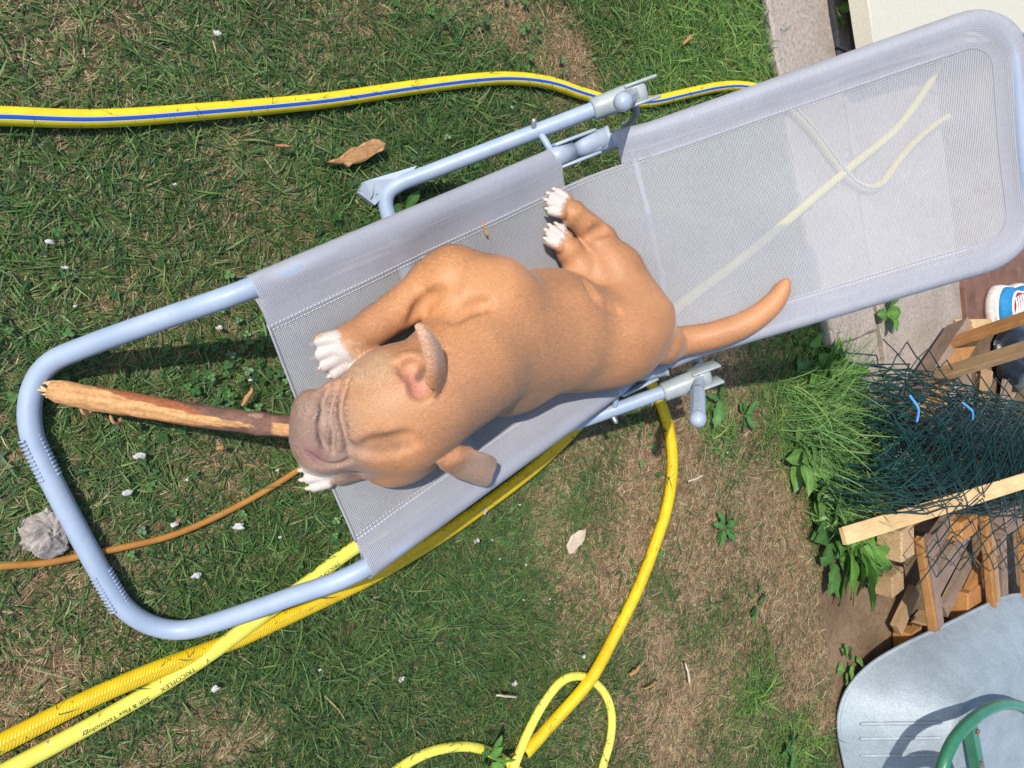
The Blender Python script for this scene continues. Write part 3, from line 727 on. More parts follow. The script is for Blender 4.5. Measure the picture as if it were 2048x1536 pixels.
# claws
M['claw'] = simple('claw_horn', (.50, .38, .31), (.66, .54, .46), 80, .45)
for tips, _ in CLAWS:
    for p, d, o_ in tips:
        pts = [p - d * .004 + UPV * .001, p + d * .005 + UPV * .001, p + d * .0095 - UPV * .003]
        V, F, _u = tube(spline(pts, 4), np.interp(np.linspace(0, 1, 9), [0, .6, 1], [.0046, .004, .0016]), 8); dog.part('claw', V, F, M['claw'])
# fur: fine short hairs laid along the body
def fur():
    r = np.random.default_rng(5); tri = np.vstack([DF[:, [0, 1, 2]], DF[:, [0, 2, 3]]])
    a, b, c = DV[tri[:, 0]], DV[tri[:, 1]], DV[tri[:, 2]]; ar = np.linalg.norm(np.cross(b - a, c - a), axis=1)
    n_ = DN_[tri[:, 0]]; view = np.array([0, 0, CAMH]) - a; view /= np.linalg.norm(view, axis=1)[:, None]
    ar = ar * np.where((n_ * view).sum(1) > -.35, 1, .15) * (n_[:, 2] > -.75)
    NH = 170000; pk = r.choice(len(tri), NH, p=ar / ar.sum()); u, v = r.random(NH), r.random(NH); f_ = u + v > 1; u[f_], v[f_] = 1 - u[f_], 1 - v[f_]
    T0 = tri[pk]; w = np.stack([1 - u - v, u, v], 1); itp = lambda X: (X[T0] * w[..., None]).sum(1)
    p = itp(DV); nn = itp(DN_); nn /= np.linalg.norm(nn, axis=1)[:, None] + 1e-9; cc = itp(C)
    # direction field from the bones, at the vertices
    D = np.zeros_like(DV); ws = np.zeros(len(DV))
    for a_, b_, h_, r_ in BONES:
        d0 = seg_d(DV, a_, b_)[0]; k = np.exp(-np.maximum(d0 - r_, 0) / .012) + 1e-6; D += k[:, None] * h_; ws += k
    D /= ws[:, None]; d = itp(D) + r.normal(0, .10, (NH, 3)); d -= nn * (d * nn).sum(1)[:, None]; d /= np.linalg.norm(d, axis=1)[:, None] + 1e-9
    L = (r.uniform(.0045, .0085, NH) * np.where(cc[:, 2] > .3, .45, 1))[:, None]; lift = r.uniform(.05, .20, NH)[:, None]; sd_ = np.cross(d, nn); wd = r.uniform(.00028, .00048, NH)[:, None]
    p0 = p - nn * .0004; m_ = p + (d * .55 + nn * lift * .7) * L; e = p + (d * 1.0 + nn * lift * .75) * L
    V = np.stack([p0 - sd_ * wd, p0 + sd_ * wd, m_ - sd_ * wd * .8, m_ + sd_ * wd * .8, e], 1).reshape(-1, 3)
    i = np.arange(NH)[:, None] * 5; F = (i + np.array([[0, 1, 3, 0, 3, 2, 2, 3, 4]])).reshape(-1, 3)
    cc = cc * r.uniform(.91, 1.10, (NH, 1)) * (1 + r.normal(0, .03, (NH, 3))); cc = np.clip(cc, 0, 1)
    me = mesh_from('fur', V - dog.base, F, True, np.repeat(cc, 5, 0)); me.materials.append(M['fur'])
    nl = np.repeat(nn * .85 + d * 0.0, 5, 0); nl /= np.linalg.norm(nl, axis=1)[:, None]
    me.normals_split_custom_set_from_vertices(nl.tolist())
    o = bpy.data.objects.new('fur', me); COL.objects.link(o); o.parent = body; o['kind'] = 'stuff'
fur()
# ------------------------------------------------------------------ hoses and cord
def hose_mat(name, c1, c2, rib=False, stripe=False):
    m, t, b, _ = newmat(name); uv = N(t, 'ShaderNodeTexCoord').outputs['UV']; v = objco(t); sx = N(t, 'ShaderNodeSeparateXYZ'); t.links.new(uv, sx.inputs[0])
    n = noise(t, v, 30, 5, .65); c = ramp(t, n, [(.3, c1), (.7, c2)])
    d = noise(t, v, 90, 5, .75); c = mixc(t, c, (.22, .17, .05), ramp(t, d, [(.62, (0, 0, 0)), (.78, (.55, .55, .55))]))
    if stripe:                                   # blue line along the top of the hose
        a = N(t, 'ShaderNodeMath', _operation='SUBTRACT'); t.links.new(sx.outputs[1], a.inputs[0]); a.inputs[1].default_value = stripe
        q = N(t, 'ShaderNodeMath', _operation='ABSOLUTE'); t.links.new(a.outputs[0], q.inputs[0])
        g_ = N(t, 'ShaderNodeMath', _operation='LESS_THAN'); t.links.new(q.outputs[0], g_.inputs[0]); g_.inputs[1].default_value = .036
        w_ = N(t, 'ShaderNodeMath', _operation='LESS_THAN'); t.links.new(q.outputs[0], w_.inputs[0]); w_.inputs[1].default_value = .048
        c = mixc(t, c, (.75, .70, .35), w_.outputs[0]); c = mixc(t, c, (.02, .085, .42), g_.outputs[0])
    t.links.new(c, b.inputs['Base Color']); b.inputs['Roughness'].default_value = .42; b.inputs['Specular IOR Level'].default_value = .35
    if rib:                                      # diagonal braided relief under the skin
        k = N(t, 'ShaderNodeMath', _operation='MULTIPLY'); t.links.new(sx.outputs[0], k.inputs[0]); k.inputs[1].default_value = 2 * pi / .0052
        k2 = N(t, 'ShaderNodeMath', _operation='MULTIPLY_ADD'); t.links.new(sx.outputs[1], k2.inputs[0]); k2.inputs[1].default_value = 2 * pi * 9; t.links.new(k.outputs[0], k2.inputs[2])
        s1 = N(t, 'ShaderNodeMath', _operation='SINE'); t.links.new(k2.outputs[0], s1.inputs[0])
        bump(t, b, s1.outputs[0], .45, .0007)
    else: bump(t, b, n, .1, .001)
    return m
M['hose_stripe'] = hose_mat('yellow_hose_blue_line', (.62, .46, .012), (.74, .58, .02), stripe=.045)
M['hose_rib'] = hose_mat('golden_braided_hose', (.60, .38, .008), (.72, .50, .012), rib=True)
M['hose_pale'] = hose_mat('lemon_hose', (.66, .58, .07), (.76, .69, .12))
M['cord'] = simple('orange_brown_cord', (.30, .125, .02), (.42, .19, .035), 30, .5, 120, .2, .0006)
def hose(name, pix, r, mat, label, cat='hose', seg=16, step=.012):
    pth = resample(spline(PV(pix), 14), step); V, F, uv = tube(pth, r, seg); return single(name, V, F, mat, label, cat, uv=uv), pth
# the upper hose with the blue line; passes under the lounger and on over the concrete
hz = .019
h1, h1p = hose('garden_hose', [(-260, 232, hz), (-120, 232, hz), (0, 232, hz), (200, 237, hz), (420, 222, hz), (640, 202, hz), (820, 176, hz), (950, 160, hz), (1030, 157, hz), (1100, 166, hz), (1165, 187, hz), (1230, 204, hz), (1300, 203, hz), (1370, 188, hz), (1430, 175, hz), (1480, 172, hz), (1530, 182, .04), (1570, 205, .045), (1620, 255, .047), (1665, 315, .047), (1700, 358, .047), (1735, 376, .047), (1765, 366, .047), (1795, 325, .047), (1830, 285, .047), (1868, 252, .047), (1896, 234, .047)],
     .0152, M['hose_stripe'], 'yellow hose with a blue line crossing the lawn above the lounger')
h2, h2p = hose('braided_hose', [(-200, 1580, hz), (-60, 1518, hz), (40, 1468, hz), (170, 1402, hz), (300, 1345, hz), (400, 1307, hz), (500, 1268, hz), (620, 1212, hz), (740, 1155, hz), (860, 1085, hz), (970, 1010, hz), (1080, 925, hz), (1170, 835, hz), (1235, 765, hz), (1290, 758, hz), (1318, 800, hz), (1338, 860, hz), (1345, 930, hz), (1335, 1010, hz), (1310, 1090, hz), (1275, 1180, hz), (1230, 1270, hz), (1190, 1345, .034), (1160, 1385, .032), (1110, 1440, hz), (1065, 1490, hz), (1050, 1506, hz)],
     .0165, M['hose_rib'], 'golden yellow braided hose curving under the lounger to a cut end', seg=20)
# the cut end: a flat dark disc painted as the shade inside
q = h2p[-1]; ax = nrm(h2p[-1] - h2p[-3]); M['bore_shade'] = simple('painted_bore_shade', (.02, .018, .012), (.04, .034, .02), 20, .8)
V, F, _ = tube(np.array([q + ax * .0006, q + ax * .0008]), .0118, 16); bo = mesh_from('bore_shade', V - np.array(h2.location), F); bo.materials.append(M['bore_shade']); bo = bpy.data.objects.new('bore_shade', bo); COL.objects.link(bo); bo.parent = h2; bo['label'] = 'dark disc painted as the shaded opening of the hose'
h3, h3p = hose('printed_hose', [(-160, 1630, hz), (0, 1548, hz), (120, 1484, hz), (230, 1424, hz), (330, 1366, hz), (430, 1301, .026), (520, 1235, .026), (620, 1162, .02), (700, 1102, .018), (800, 1042, .018), (900, 985, .018), (1020, 900, .018), (1180, 760, .018), (1350, 618, .018), (1480, 520, .018), (1600, 420, .046), (1700, 335, .046), (1790, 260, .046), (1850, 180, .046), (1890, 110, .046), (1960, 20, .046)],
     .0148, M['hose_pale'], 'lemon yellow hose with black lettering below the lounger')
h4, h4p = hose('looped_hose', [(700, 1640, .016), (770, 1560, .016), (840, 1512, .016), (905, 1494, .016), (960, 1497, .016), (1010, 1521, .016), (1060, 1560, .016), (1130, 1620, .016), (1185, 1600, .016), (1208, 1525, .016), (1222, 1470, .016), (1222, 1420, .016), (1205, 1380, .016), (1170, 1354, .0155), (1130, 1358, .0155), (1095, 1395, .016), (1062, 1452, .018), (1035, 1515, .034), (1015, 1575, .04), (990, 1660, .02)],
     .0118, M['hose_pale'], 'thin lemon yellow hose loop at the bottom edge of the lawn')
hose('cord', [(-220, 1160, .012), (0, 1133, .012), (90, 1126, .012), (170, 1110, .012), (250, 1094, .012), (340, 1072, .012), (430, 1035, .012), (520, 988, .012), (600, 938, .012), (690, 880, .012), (800, 820, .012), (900, 760, .012)], .0062, M['cord'], 'thin orange brown cable running under the lounger foot', 'cable', 10)
# lettering on the hose: font outlines wrapped on the surface, reading from upper right to lower left
M['ink'] = simple('black_ink', (.012, .012, .010), (.03, .03, .02), 200, .6)
def letters(text, pth, r, px, py, size, parent, adv=1.0, roll=0.0):
    cu = bpy.data.curves.new('lettering', 'FONT'); cu.body = text; cu.size = size; cu.resolution_u = 2
    ob = bpy.data.objects.new('lettering', cu); COL.objects.link(ob); dg = bpy.context.evaluated_depsgraph_get(); me = bpy.data.meshes.new_from_object(ob.evaluated_get(dg)); bpy.data.objects.remove(ob)
    bpy.data.curves.remove(cu)
    import bmesh
    bm = bmesh.new(); bm.from_mesh(me); bmesh.ops.triangulate(bm, faces=bm.faces); bmesh.ops.subdivide_edges(bm, edges=[e for e in bm.edges if e.calc_length() > size * .35], cuts=2); bmesh.ops.triangulate(bm, faces=bm.faces); bm.to_mesh(me); bm.free()
    v = np.empty(len(me.vertices) * 3); me.vertices.foreach_get('co', v); v = v.reshape(-1, 3)
    d = np.r_[0, np.cumsum(np.linalg.norm(np.diff(pth, axis=0), axis=1))]; k = np.argmin(np.linalg.norm(pth[:, :2] - P(px, py, pth[0, 2])[:2], axis=1))
    s = d[k] - v[:, 0] * adv; c = np.stack([np.interp(s, d, pth[:, i]) for i in range(3)], 1); T_ = np.gradient(pth, axis=0); T_ /= np.linalg.norm(T_, axis=1)[:, None]
    tg = -np.stack([np.interp(s, d, T_[:, i]) for i in range(3)], 1); up = np.array([0, 0, 1.]); sd_ = np.cross(up, tg); sd_ /= np.linalg.norm(sd_, axis=1)[:, None]
    a = roll + (v[:, 1] - size * .35) / r; w = c + (r + .0004) * (np.cos(a)[:, None] * up + np.sin(a)[:, None] * sd_)
    w = w - np.array(parent.location); me.vertices.foreach_set('co', w.astype(np.float32).ravel()); me.update(); me.materials.clear(); me.materials.append(M['ink'])
    o = bpy.data.objects.new('lettering', me); COL.objects.link(o); o.parent = parent; o['label'] = 'black printed lettering'
for px, py in ((388, 1329), (668, 1112)):
    letters('TRICOFLEX', h3p, .0148, px, py, .0125, h3, 1.0, .1)
    letters('Soft & Flex Technology', h3p, .0148, px - 90 if px < 500 else px - 48, py + 50 if px < 500 else py + 42, .0118, h3, 1.0, .15)

# ------------------------------------------------------------------ the stick in the dog's mouth
def stick():
    a = [(100, 778, .045), (160, 792, .065), (280, 812, .115), (400, 832, .165), (480, 842, .20), (560, 852, .235), (620, 858, .262), (655, 864, .268)]
    pth = resample(spline(PV(a), 12), .006); n = len(pth); seg = 44; s = np.linspace(0, 1, n)
    r_ = np.interp(s, [0, .03, .15, .4, .7, .74, .78, 1], [.014, .019, .0205, .0195, .0185, .0205, .0185, .0185]); g_ = np.linspace(0, 2 * pi, seg, endpoint=False)
    x, y = np.meshgrid(s, g_, indexing='ij'); wob = 1 + .10 * (fbm(x * 12, y * .6, .5, 3) - .5) + .05 * (smooth_noise(x * 40, y * 2, .5, 5) - .5) + .12 * (s[:, None] < .05) * (smooth_noise(x * 5, y * 3, .5, 9) - .5)
    V, F, uv = tube(pth, r_, seg, wob=wob)
    ang = y.ravel(); ss = x.ravel()                         # 0 = top of the stick
    dang = np.abs((ang - .35 + pi) % (2 * pi) - pi)         # peeled strip centred near the top
    nz_ = fbm(ss * 9, ang * .5, .6, 11)
    peel = (dang < np.interp(ss, [0, .08, .16, .3, .55, .72, .73], [3.2, 2.3, 1.25, .75, .45, .2, 0]) * (.7 + .6 * nz_)) | ((dang < .55) & (ss > .80) & (ss < .97))
    red = (~peel) & (dang < np.interp(ss, [0, .2, .45, .6], [3.2, 2.6, 1.5, 0]))
    bark = np.array([.15, .080, .058]); c = np.tile(bark, (len(ss), 1)) * (.6 + .9 * fbm(ss * 14, ang, .7, 21))[:, None]
    c[red] = np.array([.30, .105, .045]) * (.7 + .6 * nz_[red])[:, None]; c[peel] = np.array([.47, .25, .105]) * (.55 + .45 * fbm(ss * 3, ang * 3, .25, 8) + .5 * smooth_noise(ss * 2.5, ang, .16, 88))[peel][:, None]
    knot = np.hypot((ss - .735) * 14, ((ang - 5.6 + pi) % (2 * pi) - pi) * 1.6) < .42; c[knot] = (.27, .175, .12)
    t = Thing('stick', P(330, 815, 0), 'chewed branch with peeled pale end held in the dog mouth', 'stick')
    t.part('branch', V, F, M['wood_v'], col=c)
    r2 = np.random.default_rng(4)
    for k in range(9):                                      # splintered end
        b = pth[0]; dr = nrm(pth[0] - pth[3] + r2.normal(0, .0045, 3)); o_ = r2.normal(0, .007, 3); L = r2.uniform(.008, .02)
        V, F, _ = tube(np.array([b + o_ - dr * .006, b + o_ + dr * L * .6, b + o_ + dr * L]), [.0032, .0022, .0004], 5); t.part('splinter', V, F, M['wood_v'], col=np.tile([.62, .42, .2], (len(V), 1)))
    for px, py, z in ((160, 812, .06), (220, 830, .075)):   # loose bark curls
        p = P(px, py, z); V, F, _ = tube(spline([p, p + [.004, -.012, .004], p + [.014, -.014, -.004], p + [.018, -.006, -.008]], 4), [.0015] + [.003] * 11 + [.001], 5); t.part('bark_curl', V, F, M['wood_v'], col=np.tile([.36, .19, .10], (len(V), 1)))
M['wood_v'] = vcol('barked_wood', .75, .28, 160, 240, .6, .0015, spec=.2)
stick()
# ------------------------------------------------------------------ things by the path
def wood_mat(name, c1, c2, c3, sc=26):
    m, t, b, _ = newmat(name); v = N(t, 'ShaderNodeTexCoord').outputs['UV']; o = objco(t)
    gr = noise(t, v, sc, 7, .7, (1, 9, 1)); big = noise(t, o, 7, 4, .6); fine = noise(t, v, 120, 4, .6, (.6, 10, 1))
    c = ramp(t, gr, [(.28, c1), (.5, c2), (.72, c3)]); c = mixc(t, c, ramp(t, big, [(.35, (.72, .70, .68)), (.7, (1.15, 1.12, 1.08))]), .8, 'MULTIPLY')
    c = mixc(t, c, ramp(t, fine, [(.3, (.78,) * 3), (.7, (1.1,) * 3)]), .7, 'MULTIPLY')
    t.links.new(c, b.inputs['Base Color']); b.inputs['Roughness'].default_value = .8; b.inputs['Specular IOR Level'].default_value = .2; bump(t, b, gr, .5, .003); return m
M['wood_orange'] = wood_mat('pallet_wood_orange', (.26, .115, .035), (.42, .20, .07), (.52, .29, .11))
M['wood_grey'] = wood_mat('pallet_wood_weathered', (.16, .105, .075), (.26, .185, .14), (.36, .275, .215))
M['wood_tan'] = wood_mat('pallet_wood_tan', (.26, .155, .08), (.40, .26, .14), (.50, .35, .20))
M['wood_pine'] = wood_mat('pine_batten', (.52, .34, .155), (.62, .43, .22), (.68, .51, .30), 16)
M['chip'] = simple('pressed_chip_block', (.28, .17, .085), (.56, .38, .20), 110, .9, 120, .8, .003, detail=6)
def boxuv(V, F, ax):
    return None
def plank(t, p0, p1, w, th, mat, up=(0, 0, 1), name='board', bev=.0025, seed=0, label=None):
    """a board from p0 to p1 (centre of its top face), w wide, th thick"""
    p0 = np.asarray(p0, float); p1 = np.asarray(p1, float); a = nrm(p1 - p0); u = np.asarray(up, float); u = nrm(u - a * (u @ a)); s = np.cross(u, a); L = np.linalg.norm(p1 - p0)
    c = (p0 + p1) / 2 - u * th / 2; V, F = cbox(c, np.array([a, s, u]), (L / 2, w / 2, th / 2), bev)
    r = np.random.default_rng(seed + int(abs(p0[0]) * 1000)); V = V + r.normal(0, .0012, V.shape)
    d = V - c; k = r.uniform(0, 5, 2); uv = np.stack([d @ a + k[0] + .21 * (d @ u), (d @ s) + (d @ u) + k[1]], 1)
    return t.part(name, V, F, mat, smooth=False, uv=uv, label=label)

# cream slab on dark bearers
M['cream'] = simple('cream_render', (.50, .47, .375), (.60, .57, .47), 160, .9, 170, .5, .002, spec=.2, detail=6)
M['dark_wood'] = simple('dark_bearer', (.035, .022, .014), (.075, .045, .028), 30, .9, 80, .5, .003)
zs = .19
s0 = P(1757, 134, zs); e1_ = P(1737, 0, zs) - s0; e2_ = P(2048, 68, zs) - s0; e1_ = nrm(e1_); e2_ = nrm(e2_)
slab = Thing('raised_slab', s0 * [1, 1, 0], 'cream raised slab with a dark gap beneath, beyond the lounger head', 'slab')
poly = np.array([s0, s0 + e2_ * 2.4, s0 + e2_ * 2.4 + e1_ * 2.6, s0 + e1_ * 2.6]); V, F = prism(poly[::-1], zs - .065, zs, .006, .0015, .12, 3)
slab.part('top', V, F, M['cream'], smooth=False)
for k in (.12, .95):
    a = s0 + e2_ * (.10 + k) + e1_ * .06; b = a + e1_ * 2.4; V, F = cbox((a + b) / 2 * [1, 1, 0] + [0, 0, .062], np.array([e1_, np.cross([0, 0, 1], e1_), [0, 0, 1]]), (1.2, .05, .062), .004); slab.part('bearer', V, F, M['dark_wood'], smooth=False)
V, F = cbox(s0 * [1, 1, 0] + e1_ * .62 + e2_ * .05 + [0, 0, .05], np.array([e1_, np.cross([0, 0, 1], e1_), [0, 0, 1]]), (.16, .03, .045), .004); slab.part('packing_block', V, F, M['wood_grey'], smooth=False, uv=V[:, :2])

# rust-brown sheet beyond the path
M['rust'] = simple('rust_brown_sheet', (.11, .052, .034), (.21, .105, .07), 12, .85, 140, .4, .002, detail=8)
zb = .05
bs = [P(1929, 575, zb), P(1936, 646, zb), P(2110, 660, zb), P(2200, 470, zb), P(1935, 505, zb)]
V, F = prism(np.array(bs), .0, zb, .004, .001, .15, 5); single('brown_sheet', V, F, M['rust'], 'rust brown flat sheet beside the concrete path', 'sheet', smooth=False)
la = Thing('pine_lath', P(1968, 647, 0), 'short pale yellow pine lath in front of the brown sheet', 'lath')
plank(la, P(1933, 651, .085), P(2006, 648, .085), .055, .05, M['wood_pine'], name='lath')

# the shoe
def shoe():
    zt = .055; c = P(2006, 606, zt); f_ = nrm(P(1988, 618, zt) - P(2060, 585, zt)); s_ = np.cross([0, 0, 1], f_); up = np.array([0, 0, 1.])
    t = Thing('shoe', c * [1, 1, 0] + [0, 0, zb], 'blue and red shoe with dirty white sole lying on the brown sheet', 'shoe')
    M['sole'] = simple('dirty_white_rubber', (.42, .36, .31), (.62, .57, .52), 40, .7, 120, .4, .002); M['blue'] = simple('blue_canvas', (.01, .13, .30), (.02, .23, .47), 40, .8, 200, .4, .001)
    M['redc'] = simple('red_lining', (.36, .01, .015), (.55, .025, .03), 30, .8, 160, .4, .001); M['white'] = simple('white_piping', (.6, .6, .6), (.75, .75, .74), 40, .6)
    prof = [(-.20, .052), (-.17, .072), (-.10, .078), (0, .082), (.08, .102), (.15, .108), (.20, .09), (.235, .055), (.247, 0)]
    out = [(x, w) for x, w in prof] + [(x, -w) for x, w in prof[::-1][1:]] ; out = np.array(out); out = np.vstack([spline(np.vstack([out, out[:1]])[:, :2], 4)[:-1]])
    def ring(k, z): return np.array([c * [1, 1, 0] + f_ * (x * k) + s_ * (y * k) + up * (z + .04 * max(0, (x - .12)) * (z > .06)) for x, y in out])
    def loft(rings, cap=True):
        n = len(rings[0]); V = np.vstack(rings); F = [(i * n + j, i * n + (j + 1) % n, (i + 1) * n + (j + 1) % n, (i + 1) * n + j) for i in range(len(rings) - 1) for j in range(n)]
        if cap: F += [tuple(range(n))[::-1], tuple(range((len(rings) - 1) * n, len(rings) * n))]
        return V, F
    V, F = loft([ring(.96, zb + .002), ring(1.0, zb + .012), ring(1.0, zb + .035), ring(.94, zb + .042)]); t.part('sole', V, F, M['sole'])
    V, F = loft([ring(.88, zb + .043), ring(.86, zb + .07), ring(.76, zb + .085), ring(.60, zb + .088)]); up_ = t.part('upper', V, F, M['blue'])
    V, F, _ = tube(np.vstack([ring(.88, zb + .046), ring(.88, zb + .046)[:1]]), .007, 8); t.part('piping', V, F, M['white'], parent=up_)
    V, F, _ = tube(np.vstack([ring(.60, zb + .09), ring(.60, zb + .09)[:1]]), .006, 8); t.part('collar_piping', V, F, M['white'], parent=up_)
    V, F = loft([ring(.56, zb + .0885), ring(.48, zb + .092), ring(.2, zb + .094)]); t.part('lining', V, F, M['redc'])
    for k in range(4):
        a = c * [1, 1, 0] + f_ * (.03 + .03 * k) + up * (zb + .098); V, F, _ = tube(spline([a - s_ * .045, a + up * .006, a + s_ * .045 + f_ * .01], 5), .0045, 6); t.part('lace', V, F, M['white'])
shoe()

# upper pallet, standing on edge and leaning beside the path
pa = Thing('pallet', P(1890, 720, 0), 'weathered wooden pallet leaning on edge by the path, slats pointing right', 'pallet', 'wooden pallets')
A0, A1 = P(1913, 645, .10), P(1816, 790, .10); ad = nrm(A1 - A0); sld = nrm(np.array([-.058, .104, .28])); sld = nrm(sld - ad * (sld @ ad)); nrmv = np.cross(ad, sld)
if nrmv @ (np.array([0, 0, CAMH]) - A0) < 0: nrmv = -nrmv
plank(pa, A0 - ad * .01, A0 + ad * .60, .10, .035, M['wood_grey'], up=nrmv, name='stringer')
plank(pa, A0 - ad * .01 - nrmv * .036, A0 + ad * .60 - nrmv * .036, .085, .075, M['wood_orange'], up=nrmv, name='bearer')
for k, (o_, w_) in enumerate(((.16, .075), (.42, .085))):
    b0 = A0 + ad * o_ + sld * .02; plank(pa, b0 + nrmv * .0, b0 + sld * .75, w_, .024, M['wood_orange'] if k % 2 == 0 else M['wood_tan'], up=nrmv, name='slat', seed=k)
pa2 = Thing('pallet', P(1960, 790, 0), 'tan pallet lying flat behind the leaning pallet', 'pallet', 'wooden pallets')
for k in range(4):
    b0 = P(1895 + 42 * k, 740, .05 + .0 * k); plank(pa2, b0, b0 + np.array([-.10, -.62, 0]), .095, .022, M['wood_grey'] if k % 2 else M['wood_tan'], name='board', seed=20 + k)
for k in range(3):
    c = P(1915 + 55 * k, 775, .027); V, F = cbox(c * [1, 1, 0] + [0, 0, .014], np.eye(3), (.05, .07, .0135), .003); pa2.part('block', V, F, M['wood_tan'], smooth=False, uv=V[:, :2])
# crumpled black bag under the pallet
def crumple(name, c, rx, ry, rz, mat, label, cat, seed, n=22):
    r = np.random.default_rng(seed); a = np.linspace(0, 2 * pi, n, endpoint=False); b = np.linspace(.0, 1, 9); A_, B_ = np.meshgrid(a, b, indexing='ij')
    rad = np.sin(B_ * pi / 2) * (1 + .25 * (smooth_noise(A_ * 3, B_ * 9, 1, seed) - .5)); z = np.cos(B_ * pi / 2) * rz * (.6 + .9 * smooth_noise(np.cos(A_) * 3 * B_ + 9, np.sin(A_) * 3 * B_ + 5, .6, seed + 1))
    V = np.stack([c[0] + rx * rad * np.cos(A_), c[1] + ry * rad * np.sin(A_), c[2] + z], -1).reshape(-1, 3); m = len(b)
    F = [(i * m + j, i * m + j + 1, ((i + 1) % n) * m + j + 1, ((i + 1) % n) * m + j) for i in range(n) for j in range(m - 1)]
    return single(name, V, F, mat, label, cat)
M['bag'] = simple('black_plastic', (.008, .008, .009), (.02, .02, .022), 14, .25, 25, .6, .01)
crumple('black_bag', P(2030, 705, .02), .30, .20, .08, M['bag'], 'crumpled black plastic bag behind the leaning pallet', 'bag', 8)

# lower pile
def pb(x, y, z): return P(x, y, z)
p1_ = Thing('pallet', P(1900, 1150, 0), 'broken grey pallet with slanting boards beside the wheelbarrow', 'pallet', 'wooden pallets')
for k, (a, b, w_, m_) in enumerate([((1912, 1032, .19), (1862, 1104, .19), .085, 'wood_grey'), ((1938, 1062, .17), (1868, 1190, .17), .095, 'wood_grey'), ((1948, 1112, .12), (1893, 1225, .12), .075, 'wood_grey'),
                                    ((1835, 1180, .07), (1800, 1262, .07), .07, 'wood_tan'), ((1985, 1100, .15), (1940, 1200, .15), .08, 'wood_orange')]):
    plank(p1_, pb(*a), pb(*b), w_, .03, M[m_], seed=40 + k)
for k, (x0, y0, z, sx, sy, sz, m_) in enumerate([(1817, 1087, .20, .105, .125, .10, 'chip'), (1797, 1166, .105, .105, .10, .10, 'wood_tan'), (1835, 1285, .09, .10, .12, .085, 'wood_orange'), (1872, 1260, .1, .1, .1, .09, 'wood_tan')]):
    c = P(x0, y0, z); rot = .12 + .05 * k; ax = np.array([[cos(rot), sin(rot), 0], [-sin(rot), cos(rot), 0], [0, 0, 1]]); V, F = cbox(c - [0, 0, sz / 2], ax, (sx / 2, sy / 2, sz / 2), .005)
    p1_.part('block', V + np.random.default_rng(k).normal(0, .002, V.shape), F, M[m_], smooth=False, uv=V[:, :2] * 1.0 + V[:, 2:3])
    if z > .14 and sz < z - .02: 
        V, F = cbox(np.array([c[0], c[1], (z - sz) / 2]), ax, (sx * .25, sy * .25, (z - sz) / 2 - .001), .004); p1_.part('post', V, F, M['wood_grey'], smooth=False, uv=V[:, 1:])
p2_ = Thing('pallet', P(1980, 1120, 0), 'orange brown pallet at the right edge under the wire roll', 'pallet', 'wooden pallets')
for k, (a, b, w_, m_) in enumerate([((1846, 1078, .225), (1874, 1262, .21), .026, 'wood_orange'), ((1862, 1076, .22), (1884, 1255, .205), .055, 'wood_grey'), ((1975, 1035, .22), (1992, 1222, .22), .03, 'wood_orange'), ((2006, 1058, .21), (2012, 1215, .21), .075, 'wood_grey'),
                                    ((1985, 1040, .215), (2000, 1215, .215), .04, 'wood_tan'), ((2052, 1040, .25), (2062, 1200, .25), .09, 'wood_orange'), ((2100, 1040, .25), (2110, 1200, .25), .09, 'wood_tan')]):
    plank(p2_, pb(*a), pb(*b), w_, .03, M[m_], seed=60 + k)
for k, (x0, y0, z, sx, sy, sz, m_) in enumerate([(1940, 1056, .235, .17, .085, .10, 'wood_orange'), (1952, 1206, .16, .18, .14, .14, 'wood_orange'), (2030, 1036, .27, .20, .12, .12, 'wood_grey')]):
    c = P(x0, y0, z); ax = np.array([[.996, .08, 0], [-.08, .996, 0], [0, 0, 1]]); V, F = cbox(c - [0, 0, sz / 2], ax, (sx / 2, sy / 2, sz / 2), .005); p2_.part('block', V, F, M[m_], smooth=False, uv=V[:, :2] + V[:, 2:3])
    if z - sz > .03: V, F = cbox(np.array([c[0], c[1], (z - sz) / 2]), ax, (sx * .4, sy * .4, (z - sz) / 2 - .001), .004); p2_.part('post', V, F, M['wood_grey'], smooth=False, uv=V[:, 1:])
# pale batten across the pile
bt = Thing('batten', P(1880, 1010, 0), 'long pale pine batten lying across the wire roll and pallets', 'batten')
q0, q1 = P(1690, 1072, .17), P(2120, 940, .47); bo_ = plank(bt, q0, q1, .062, .022, M['wood_pine'], up=(-.25, .35, 1), name='batten_strip')
# stamped mark on it: a thin frame with dots
M['stamp'] = simple('burnt_stamp', (.16, .07, .03), (.22, .10, .045), 90, .9)
a = nrm(q1 - q0); u = nrm(np.array([-.25, .35, 1]) - a * (np.array([-.25, .35, 1]) @ a)); s_ = np.cross(u, a); c = q0 + a * (np.linalg.norm(P(1945, 990, .36) - q0)) + u * .0015
vf = []
def mark(x0, y0, x1, y1): vf.append((np.array([c + a * x + s_ * y for x, y in ((x0, y0), (x1, y0), (x1, y1), (x0, y1))]), [(0, 1, 2, 3)]))
X_, Y_ = .024, .016; w_ = .0018
mark(-X_, -Y_, X_, -Y_ + w_); mark(-X_, Y_ - w_, X_, Y_); mark(-X_, -Y_ + w_, -X_ + w_, Y_ - w_); mark(X_ - w_, -Y_ + w_, X_, Y_ - w_)
for k in range(4): mark(-.014 + .008 * k, .001, -.011 + .008 * k, .004); mark(-.013 + .008 * k, -.008, -.009 + .008 * k, -.006)
V, F = join(*vf); bt.part('stamp', V, F, M['stamp'], parent=bo_, smooth=False, kind='stuff')

